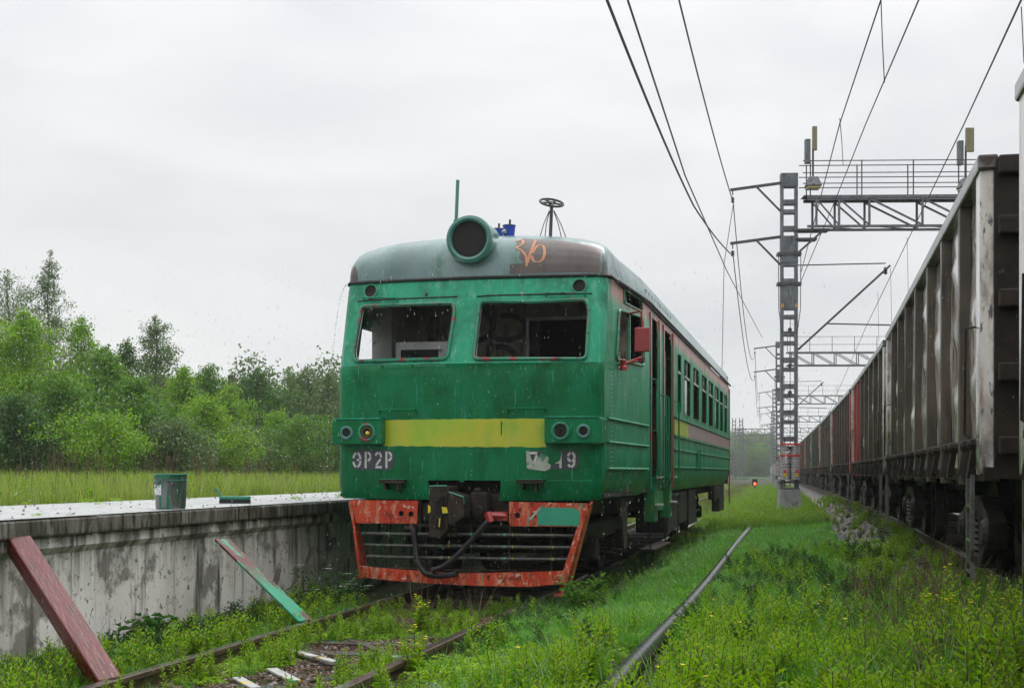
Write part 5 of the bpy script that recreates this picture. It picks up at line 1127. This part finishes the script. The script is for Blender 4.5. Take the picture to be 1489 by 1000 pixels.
def vnoise(x, y, s, seed):
    return .5 + .25 * (sin(x * s + seed) + sin(y * s * 1.3 + seed * 2.1)) * 1.0 + .25 * sin((x + y) * s * .7 + seed * 3.7) * cos((x - y) * s * .9 + seed)
def pts_zone(n, q0, q1, Y0, Y1, cond=None, pw=1.0):
    o = []
    for i in range(n):
        Y = Y0 + (Y1 - Y0) * R.random() ** pw; q = R.uniform(q0, q1); X = q + T(Y)
        if abs(X / Y) > .44 or (cond and not cond(q, Y)): continue
        o.append((X, Y, gz(q, Y)))
    return o
rail_clear = lambda q: all(abs(q - c) > .1 for c in (AXL - .86, AXL + .86, AXR - .82))
tr_ok = lambda q, Y: not (15.2 < Y < 37 and -5.7 < q < -2.55) and rail_clear(q)
def pipe_clear(q, Y):
    X = q + T(Y)
    for a, b in zip(pp[:-1], pp[1:]):
        if a.y - .1 <= Y <= b.y + .1: dx = X - (a.x + (b.x - a.x) * (Y - a.y) / (b.y - a.y + 1e-6)); return (dx < -.15 or dx > .2) if Y > 11.5 else (dx < -.3 or dx > .34)
    return True
def stz(l): return [(x, y, z + .012) for x, y, z in l]
# siding side: between wall and rail, between rails
side = pts_zone(2300, -6.05, -5.0, 7.5, 16, tr_ok, 1.2) + pts_zone(500, -6.0, -5.2, 8, 10.5)
scatter('wall_foot_grass', side, ['grass0', 'grass1', 'lush1', 'weed1', 'dark1'], [3, 3, 3, 2, 1], 'grass and weeds growing along the foot of the platform wall', (.6, 1.25))
scatter('track_weeds', pts_zone(2300, -4.85, -3.25, 7.5, 15.6, lambda q, Y: tr_ok(q, Y) and vnoise(q, Y, 2.2, 1) > .36), ['grass0', 'weed1', 'clover', 'weed0', 'lush0'], [2, 3, 4, 2, 2], 'weeds sprouting between the siding rails', (.4, .85))
# foreground weeds
fore = pts_zone(3600, -3.2, 1.75, 6.6, 13.2, lambda q, Y: tr_ok(q, Y) and pipe_clear(q, Y) and (q > -2.3 or R.random() < .1) and (vnoise(q, Y, 1.7, 3) > .33) and (q < .7 or R.random() < .4) and (Y < 9.9 + vnoise(q, Y, 1.1, 5) * 2.2 or R.random() < .08), 1.2)
scatter('foreground_weeds', fore, ['weed0', 'weed1', 'weed2', 'weed3', 'dark1', 'grass0'], [5, 5, 4, .5, .8, 1], 'dense bright green weeds filling the foreground', (.5, 1.15))
scatter('ground_clover', pts_zone(7000, -3.15, 1.6, 6.6, 24, lambda q, Y: rail_clear(q) and pipe_clear(q, Y) and vnoise(q, Y, 2.4, 6) > .3 and (q < .4 or R.random() < .15) and (Y < 14.5 or q > -2.5)), ['clover', 'lush0', 'grass0'], [4, 2, 1], 'low clover and small herbs covering the soil', (.7, 1.3))
scatter('rail_edge_weeds', pts_zone(450, -2.95, -2.2, 7.5, 13, lambda q, Y: rail_clear(q)), ['weed1', 'clover', 'grass0', 'dark1'], [3, 4, 1, 1], 'low weeds hugging the right rail of the siding', (.3, .6))
scatter('tall_weeds', pts_zone(120, -1.9, 1.7, 7.4, 11.2, lambda q, Y: pipe_clear(q, Y) and vnoise(q, Y, 1.5, 12) > .5), ['weed0', 'weed2', 'dark0', 'weed1'], [3, 4, 1, 2], 'taller weeds rising above the foreground carpet', (.95, 1.4))
# lush grass strip
scatter('lush_grass', pts_zone(16000, -3.0, .75, 11.5, 34, lambda q, Y: tr_ok(q, Y) and pipe_clear(q, Y) and (q > -2.4 or Y < 15.2 or Y > 30) and (q < -.1 + .6 * vnoise(q, Y, 1.3, 8) )), ['lush0', 'lush1', 'grass0', 'clover'], [5, 4, 1, 1], 'lush soft grass between the two tracks', (.7, 1.35))
scatter('far_grass', pts_zone(12000, -3.1, .45, 33, 130, tr_ok, 1.6), ['lush1', 'grass0', 'meadow1', 'weed1'], [5, 3, .6, 1], 'grass strip between the tracks running into the distance', (.8, 1.4))
scatter('siding_edge_weeds', pts_zone(900, -3.15, -2.3, 11.5, 34, lambda q, Y: rail_clear(q)), ['dark0', 'dark1', 'weed1', 'lush1'], [3, 3, 1, 2], 'darker weeds along the siding rail beside the railcar', (.5, .95))
scatter('mid_dark_weeds', pts_zone(500, -1.2, .9, 11.5, 22, lambda q, Y: vnoise(q, Y, 1.9, 2) > .5), ['dark0', 'dark1', 'weed2'], [3, 3, 1], 'scattered darker weeds in the middle of the grass', (.6, 1.1))
scatter('gravel_weeds', pts_zone(800, .5, 1.75, 7, 60, lambda q, Y: rail_clear(q) and vnoise(q, Y, 2.1, 4) > .45, 1.7), ['weed1', 'weed2', 'dark1', 'grass0'], [3, 2, 2, 1], 'sparse weeds growing out of the ballast', (.45, .95))
scatter('dry_stalks', pts_zone(50, .3, 1.7, 8, 14) + pts_zone(14, -4.5, -3.5, 13, 15.3), ['stalk'], [1], 'dry brown stalks standing among the weeds', (.45, 1.0), .5)
b = MB()
for i in range(9):
    a = R.uniform(0, 6.28); x, y = R.gauss(0, .08), R.gauss(0, .08); l = R.uniform(.02, .07); b.beam((x, y, .008), (x + l * cos(a), y + l * sin(a), R.uniform(.005, .02)), R.uniform(.004, .012), .004)
SRC['chips'] = mk('src_chips', b, [M['dry_stem']])
scatter('wood_litter', stz(pts_zone(1500, -4.9, -3.2, 7.3, 15.5) + pts_zone(1800, .5, 1.8, 7, 22) + pts_zone(900, -3, .5, 7, 16)), ['chips'], [1], 'brown dead stems and wood chips lying on the soil', (.6, 1.6), .1)
scatter('dock_weeds', pts_zone(160, -6.0, -5.5, 9.5, 15), ['dark0'], [1], 'broad leaved dark weeds against the platform wall', (.6, 1.2))
scatter('ballast_stones', stz(pts_zone(38000, .5, 1.8, 6.6, 50, lambda q, Y: vnoise(q, Y, 2.0, 7) > .16, 1.6) + pts_zone(1300, -4.9, -3.2, 7, 15.5) + pts_zone(1500, -2.9, .6, 7, 24, lambda q, Y: vnoise(q, Y, 1.4, 9) > .72)), ['stone0', 'stone1', 'stone2'], [1, 1, 1], 'crushed pinkish grey ballast stones', (.45, 1.0), anyrot=True)
scatter('siding_far_weeds', pts_zone(2600, -5.4, -2.9, 37.5, 150, lambda q, Y: rail_clear(q) , 1.3), ['meadow1', 'dark1', 'stalk', 'meadow2'], [3, 3, .7, .6], 'brownish weeds growing over the siding beyond the railcar', (.5, .9))
scatter('tall_blades', pts_zone(420, -2.2, 1.6, 7.2, 12.5, lambda q, Y: pipe_clear(q, Y)) + pts_zone(160, -6.0, -5.3, 8, 11), ['grass0', 'grass1'], [1, 1], 'taller grass blades standing out of the weeds', (1.1, 1.8))
scatter('reddish_stalks', pts_zone(110, .7, 1.75, 7.5, 13), ['stalk', 'weed3', 'dark0'], [4, 1, 2], 'dark reddish stalks in front of the freight wagons', (.4, .85), .6)
# meadow behind the platform
def mz(n, Y0, Y1, q0, q1, pw=1): return [p for p in pts_zone(n, q0, q1, Y0, Y1, None, pw)]
scatter('meadow_grass', mz(9000, 13, 36, -26, -9.3) + mz(9000, 36, 75, -45, -9.3), ['meadow0', 'meadow1', 'meadow2', 'weed2'], [5, 4, .5, 1.6], 'tall yellow green meadow grass behind the platform', (.5, 1.6))
scatter('far_left_grass', pts_zone(5000, -40, -5.2, 38, 160, lambda q, Y: tr_ok(q, Y), 1.2), ['meadow0', 'meadow1'], [4, 4], 'rough brownish grass beyond the railcar', (.6, 1.1))
# platform litter
lit = []
for i in range(420):
    Y = R.uniform(9, 34); q = -6.25 - 2.6 * R.random() ** 1.3
    if (14.9 < Y < 16.6 and q > -7.4) or (12.8 < Y < 13.7 and q > -6.7): continue
    lit.append((q + T(Y), Y, 1.085))
scatter('platform_litter', lit, ['clover', 'stone0'], [.7, 6], 'leaves and crumbs scattered on the platform', (.2, .6))

# specific plants
def plant(name, loc, build, mats, label, cat='plant', parts=None):
    t = empty(name, loc, 0, label, cat)
    for nm, bb, mt in build: obj(nm, bb, mt, t, fixn=False)
    return t
def flower_weed(loc, h, n, label, seed, nb=4):
    r = random.Random(seed); st = MB(); lv = MB(); fl = MB()
    for k in range(nb):
        a = r.uniform(0, 6.28); tx, ty = cos(a) * h * .22 * (k > 0), sin(a) * h * .22 * (k > 0); hh = h * (1 if k == 0 else r.uniform(.6, .85)); st.tube([(0, 0, 0), (tx * .6, ty * .6, hh * .5), (tx, ty, hh)], [.008, .006, .003], 5)
        for i in range(n):
            t_ = .08 + .9 * i / n; az = i * 2.4; leaf(lv, (tx * t_, ty * t_, hh * t_), (cos(az), sin(az), .5 + .6 * t_), .11 * (1.1 - .6 * t_), .028 * (1.1 - .5 * t_))
        for j in range(3):
            fx, fy, fz_ = tx + r.uniform(-.04, .04), ty + r.uniform(-.04, .04), hh - .02 * j
            for m in range(5): az = m * 1.2566; leaf(fl, (fx, fy, fz_), (cos(az), sin(az), .5), .02, .02, 0, .1, .1)
    plant('yellow_flowered_weed', loc, [('stem', st, M['stem_red']), ('foliage', lv, M['weed']), ('blossom', fl, M['petal'])], None, label)
flower_weed(P(.95, 9.6, gz(.95, 9.6)), .62, 34, 'tall weed with yellow flowers in front of the wagon ladder', 1, 5)
flower_weed(P(1.35, 9.3, gz(1.35, 9.3)), .34, 26, 'yellow flowered weed at the right edge of the photo', 2)
flower_weed(P(-3.1, 10.4, gz(-3.1, 10.4)), .42, 26, 'yellow flowered weed beside the right rail of the siding', 3)
flower_weed(P(-3.9, 13.2, gz(-3.9, 13.2)), .42, 26, 'yellow flowered weed between the siding rails', 4)
flower_weed(P(.1, 12.0, gz(.1, 12)), .42, 26, 'yellow flowered weed at the edge of the gravel', 6)
# white umbel bush at the end of the platform wall
def bush(loc, rad, h, n, mt, label, seed, white=0, ls=.05):
    r = random.Random(seed); lv = MB(); st = MB(); fl = MB()
    for k in range(12):
        a = r.uniform(0, 6.28); e = r.uniform(.3, 1); tx, ty, tz = cos(a) * rad * e, sin(a) * rad * e, h * r.uniform(.5, 1); st.tube([(0, 0, 0), (tx * .4, ty * .4, tz * .6), (tx, ty, tz)], [.01, .006, .002], 4)
        for i in range(n // 12):
            t_ = r.uniform(.3, 1); az = r.uniform(0, 6.28); leaf(lv, (tx * t_ + r.gauss(0, .05), ty * t_ + r.gauss(0, .05), tz * t_ + r.gauss(0, .04)), (cos(az), sin(az), r.uniform(-.2, .6)), ls * r.uniform(.8, 1.6), ls * .5)
        for j in range(white):
            for m in range(10): leaf(fl, (tx + r.gauss(0, .025), ty + r.gauss(0, .025), tz + .02), (r.uniform(-1, 1), r.uniform(-1, 1), .3), .014, .014)
    bl = [('stem', st, M['stem_red']), ('foliage', lv, mt)]
    if white: bl.append(('blossom', fl, M['petal_white']))
    plant('leafy_shrub', loc, bl, None, label, 'shrub')
bush(P(-5.5, 15.3, -.2), .55, .6, 900, M['weed_dark'], 'dark shrub with white flower heads against the wall left of the railcar', 1, 2)
bush(P(-2.55, 14.7, -.1), .28, .45, 500, M['leafB'], 'leafy shrub beside the right corner of the red pilot', 2, 0)
bush(P(-5.85, 11.8, -.2), .22, .38, 200, M['weed_dark'], 'broad leaved dock plant against the white wall between the two leaning timbers', 3, 0, .11)

# trees
def tree(px_, ytop, Y, wid, mt, label, seed, n=7000, ls=.085, trunk_r=.07, bare=.12, zb=.9, group='trees behind the meadow', shape='cone'):
    X = (px_ - 744.5) / 1950 * Y; H = 1.45 + (686 - ytop) / 1950 * Y - zb
    t = empty('deciduous_tree', (X, Y, zb), 0, label, 'tree', group); r = random.Random(seed); rs = np.random.RandomState(seed)
    tb = MB(); lean_ = (r.uniform(-.03, .03) * H, r.uniform(-.03, .03) * H)
    tk = lambda z: Vector((lean_[0] * (z / H) ** 2 + .06 * sin(z * 1.3 + seed), lean_[1] * (z / H) + .05 * cos(z * 1.1), z))
    tb.tube([tk(H * i / 9) for i in range(10)], [trunk_r * (1 - .93 * i / 9) + .006 for i in range(10)], 6)
    centers = []; nb = int(26 + H * 3)
    for k in range(nb):
        f = bare + (1 - bare) * (k + .5) / nb; z0 = H * f * .94; az = k * 2.4 + r.uniform(-.5, .5)
        if shape == 'cone': ext = wid * (1 - f) ** .7 * r.uniform(.55, 1.15) * (min(1, f * 4 + .4)) + .12
        else: ext = wid * (max(.05, 1 - (2 * f - .9) ** 2)) ** .5 * r.uniform(.5, 1.15) + .1
        up = r.uniform(.35, .9) * ext; a = tk(z0); d = Vector((cos(az) * ext, sin(az) * ext, up)); b_ = a + d; mid = a + d * .5 + Vector((0, 0, -.08 * ext))
        tb.tube([a, mid, b_], [trunk_r * .3 * (1 - f) + .008, .008, .004], 4, cap=False)
        nc = 3 + int(ext * 3)
        for j in range(nc):
            tt = .25 + .75 * (j + r.random()) / nc; c = a + d * tt; c += Vector((r.gauss(0, .1), r.gauss(0, .1), r.gauss(0, .08))) * (1 + ext * .6); centers.append((c, .09 + .10 * ext * .6, 1 + ext * .5))
    for f_ in (.99, .96, .93, .9, .86): centers.append((tk(H * f_), .07 + (1 - f_) * .8, 1.2))
    C = np.array([tuple(c[0]) for c in centers]); S = np.array([c[1] for c in centers]); wgt = np.array([c[2] for c in centers]); wgt *= rs.uniform(.3, 1.6, len(wgt)); wgt /= wgt.sum()
    idx = rs.choice(len(C), n, p=wgt); p = C[idx] + np.clip(rs.normal(0, 1, (n, 3)), -1.9, 1.9) * S[idx][:, None] * np.array([1.15, 1.15, .85]); p[:, 2] = np.maximum(p[:, 2], .05)
    d = rs.normal(0, 1, (n, 3)); d[:, 2] -= .4; d /= np.linalg.norm(d, axis=1)[:, None]; s = np.cross(d, rs.normal(0, 1, (n, 3))); s /= np.linalg.norm(s, axis=1)[:, None]
    L_ = (ls * rs.uniform(.6, 1.3, n))[:, None]; V = np.empty((n, 4, 3)); V[:, 0] = p - d * L_ / 2; V[:, 1] = p + s * L_ * .33; V[:, 2] = p + d * L_ / 2; V[:, 3] = p - s * L_ * .33
    me = bpy.data.meshes.new('crown'); me.vertices.add(n * 4); me.vertices.foreach_set('co', V.ravel()); me.loops.add(n * 4); me.loops.foreach_set('vertex_index', np.arange(n * 4, dtype=np.int32)); me.polygons.add(n); me.polygons.foreach_set('loop_start', np.arange(0, n * 4, 4, dtype=np.int32))
    try: me.polygons.foreach_set('loop_total', np.full(n, 4, dtype=np.int32))
    except Exception: pass
    me.update(calc_edges=True); me.validate()
    obj('trunk', tb, M['bark'], t, fixn=False); obj('crown', me, mt, t); return t
TL = [ # px, top, Y, width, mat, label, n
 (18, 392, 62, 2.9, 'leafC', 'tall grey-green aspen at the left edge of the photo', 14000, 'r'),
 (72, 366, 60, 2.3, 'leafC', 'tallest tree of the wood, loose grey-green crown left of all others but one', 12000, 'c'),
 (36, 452, 38, 1.9, 'leafA', 'bright yellow-green young tree in front at the left edge', 14000, 'c'),
 (-25, 430, 42, 1.9, 'leafA', 'bright green tree cut off by the left edge of the photo', 9000, 'c'),
 (112, 462, 45, 1.5, 'leafA', 'slim yellow-green tree right below the tallest one', 9000, 'c'),
 (150, 505, 40, 1.6, 'leafB', 'rounded mid-green tree above the left part of the platform', 11000, 'c'),
 (182, 492, 47, 1.3, 'leafD', 'narrow dark tree with a pointed tip left of the loose birch', 7000, 'c'),
 (228, 458, 54, 2.1, 'leafC', 'loose grey birch standing above its neighbours, above the bucket', 11000, 'c'),
 (92, 545, 36, 1.8, 'leafB', 'low bushy tree in the front row, second from the left', 10000, 'c'),
 (205, 555, 37, 1.7, 'leafB', 'bushy dark-bottomed tree right behind the bucket', 11000, 'c'),
 (262, 535, 43, 1.5, 'leafA', 'yellow-green tree right of the bucket', 9000, 'c'),
 (302, 527, 52, 1.4, 'leafB', 'mid-green tree with a pointed top, halfway along the wood', 7000, 'c'),
 (305, 585, 40, 1.6, 'leafA', 'low light-green bushy tree above the paint brush', 8000, 'c'),
 (340, 560, 50, 1.5, 'leafA', 'yellow-green tree hiding the foot of the bare trunk', 7000, 'c'),
 (376, 536, 57, 1.9, 'leafD', 'darker rounded tree right of the bare trunk', 8000, 'c'),
 (350, 625, 44, 1.1, 'leafC', 'small grey shrub-like tree in the front row', 4000, 'r'),
 (418, 534, 62, 1.8, 'leafB', 'pointed tree left of the railcar, third from it', 7000, 'c'),
 (452, 528, 60, 1.9, 'leafC', 'pale tall birch next but one to the railcar', 8000, 'c'),
 (478, 542, 58, 1.9, 'leafC', 'pale birch directly left of the railcar', 8000, 'c'),
 (405, 600, 50, 1.3, 'leafA', 'low yellow-green tree left of the railcar', 5000, 'c'),
 (500, 560, 63, 1.5, 'leafB', 'tree half hidden behind the railcar front', 6000, 'c'),
 (440, 610, 47, 1.2, 'leafB', 'small round tree standing before the pale birches', 5000, 'r'),
 (25, 580, 34, 1.5, 'leafD', 'dark low tree in the bottom left of the wood', 7000, 'c'),
 (150, 610, 34, 1.2, 'leafA', 'light-green shrub-sized tree in front of the wood, left of the bucket', 6000, 'r'),
 (255, 620, 36, 1.1, 'leafC', 'grey-green shrub-sized tree above the gap between bucket and brush', 5000, 'r'),
]
for i, (px_, yt, Y, w, mt, lb, n, sh) in enumerate(TL): tree(px_, yt, Y, w, M[mt], lb, 100 + i, int(n * 1.6), ls=.062 + .0004 * Y, shape='cone' if sh == 'c' else 'round', bare=.1 if sh == 'c' else .04, trunk_r=.07 if Y < 50 else .1)
o = obj('bare_trunk', MB().tube([px(337, 640, 56), px(336, 545, 56)], [.16, .14], 8), M['bark']); tag(o, 'bare broken trunk top rising above the middle of the wood', 'tree trunk')
# back wood masses as instanced trees (stuff)
def blob(key, n, h, w, mt, ls, seed):
    rs = np.random.RandomState(seed); b = MB(); k = 26; C = np.stack([rs.normal(0, w * .3, k), rs.normal(0, w * .3, k), h * (.15 + .8 * rs.rand(k))], 1)
    C[:, :2] *= (1.15 - C[:, 2:] / h)
    for i in range(n):
        c = C[rs.randint(k)] + rs.normal(0, 1, 3) * np.array([w * .13, w * .13, h * .07]); d = rs.normal(0, 1, 3); d /= np.linalg.norm(d); s = np.cross(d, rs.normal(0, 1, 3)); s /= np.linalg.norm(s)
        b.add([c - d * ls / 2, c + s * ls * .35, c + d * ls / 2, c - s * ls * .35], [(0, 1, 2, 3)])
    SRC[key] = mk('src_' + key, b, [mt])
blob('fartree0', 2600, 6, 3.2, M['leafB'], .2, 1); blob('fartree1', 2600, 7, 3, M['leafC'], .2, 2); blob('fartree2', 2600, 5.5, 3.4, M['leafA'], .2, 3)
bw = []
for i in range(150): Y = R.uniform(60, 80); x = R.uniform(-60, 560); bw.append(((x - 744.5) / 1950 * Y, Y, .7))
scatter('back_wood', bw, ['fartree0', 'fartree1', 'fartree2'], [3, 2, 1], 'mass of trees filling the wood behind the front rows', (.55, .85), .05)
fw = []
for i in range(700):
    Y = R.uniform(150, 480); q = R.uniform(-70, -11); fw.append((q + T(Y), Y, .5 + max(0, (-q - 11)) * .06))
hp = lambda x, Y: 5 * math.exp(-((x - (Y * .150 )) / 34) ** 2) * max(0, min(1, (Y - 300) / 90))
hm_ = MB(); HX = [-60 + i * 8 for i in range(36)]; HY = [295 + i * 15 for i in range(30)]
for Y in HY:
    for x in HX: hm_.v.append((x, Y, hp(x, Y) * (1 if x < 170 else 0) - .05))
hm_.f = [(j * 36 + i, j * 36 + i + 1, (j + 1) * 36 + i + 1, (j + 1) * 36 + i) for j in range(29) for i in range(35)]; hm_.m = [0] * len(hm_.f)
tag(obj('hill', hm_, M['leafD'], smooth=True, fixn=False, split=80), 'low hazy wooded hill beyond the railcar', kind='structure')
for i in range(1500):
    Y = R.uniform(310, 520); x = R.uniform(.12, .194) * Y; fw.append((x, Y, hp(x, Y)))
scatter('far_wood', fw, ['fartree0', 'fartree1', 'fartree2'], [3, 2, 1], 'hazy wooded slope beyond the railcar', (.8, 1.25), .05)

# rain and drips
rd = []
for i in range(3200):
    Y = R.uniform(8, 15); rd.append((R.uniform(-.4, .42) * Y, Y, R.uniform(-.1, 1.45 + .155 * Y)))
scatter('rain_drops', rd, ['drop'], [1], 'falling rain drops', (.6, 1.3), .05)
dr = []; TRMv = lambda u, v, z: TRM @ Vector((u, v, z))
def drip(u, v, z0, z1, n, out=0, side=0):
    for i in range(n):
        t_ = (i + R.random() * .6) / n; z = z0 + (z1 - z0) * t_ * (.35 + .65 * t_); p = TRMv(u + out * t_ ** .6, v, z); dr.append(tuple(p))
drip(-1.62, .55, 3.72, 1.1, 60, -.28); drip(1.72, .45, 3.72, -.1, 60, .05); drip(1.80, .9, 3.7, .2, 40, .02); drip(-1.9, .7, 1.1, .0, 16)
for k in range(14): drip(R.uniform(-1.6, 1.8), R.uniform(-.1, .3), 1.1, -.1, 5)
for k in range(20): drip(1.75, R.uniform(.5, 8), 1.1, .0, 5)
scatter('dripping_water', dr, ['drip'], [1], 'water dripping from the railcar roof corners and sill', (.4, 1.0), .05)

# haze
hz = obj('haze', MB().box(-1600, 1600, -60, 1500, -2, 60), bpy.data.materials.new('rain_haze'), fixn=True); tag(hz, 'rainy mist', kind='stuff')
hm = hz.data.materials[0]; hm.use_nodes = True; t = hm.node_tree; t.nodes.clear(); o_ = t.nodes.new('ShaderNodeOutputMaterial'); v_ = t.nodes.new('ShaderNodeVolumePrincipled')
v_.inputs['Color'].default_value = (.93, .95, .97, 1); v_.inputs['Density'].default_value = .0005; v_.inputs['Anisotropy'].default_value = .2; t.links.new(v_.outputs[0], o_.inputs['Volume'])
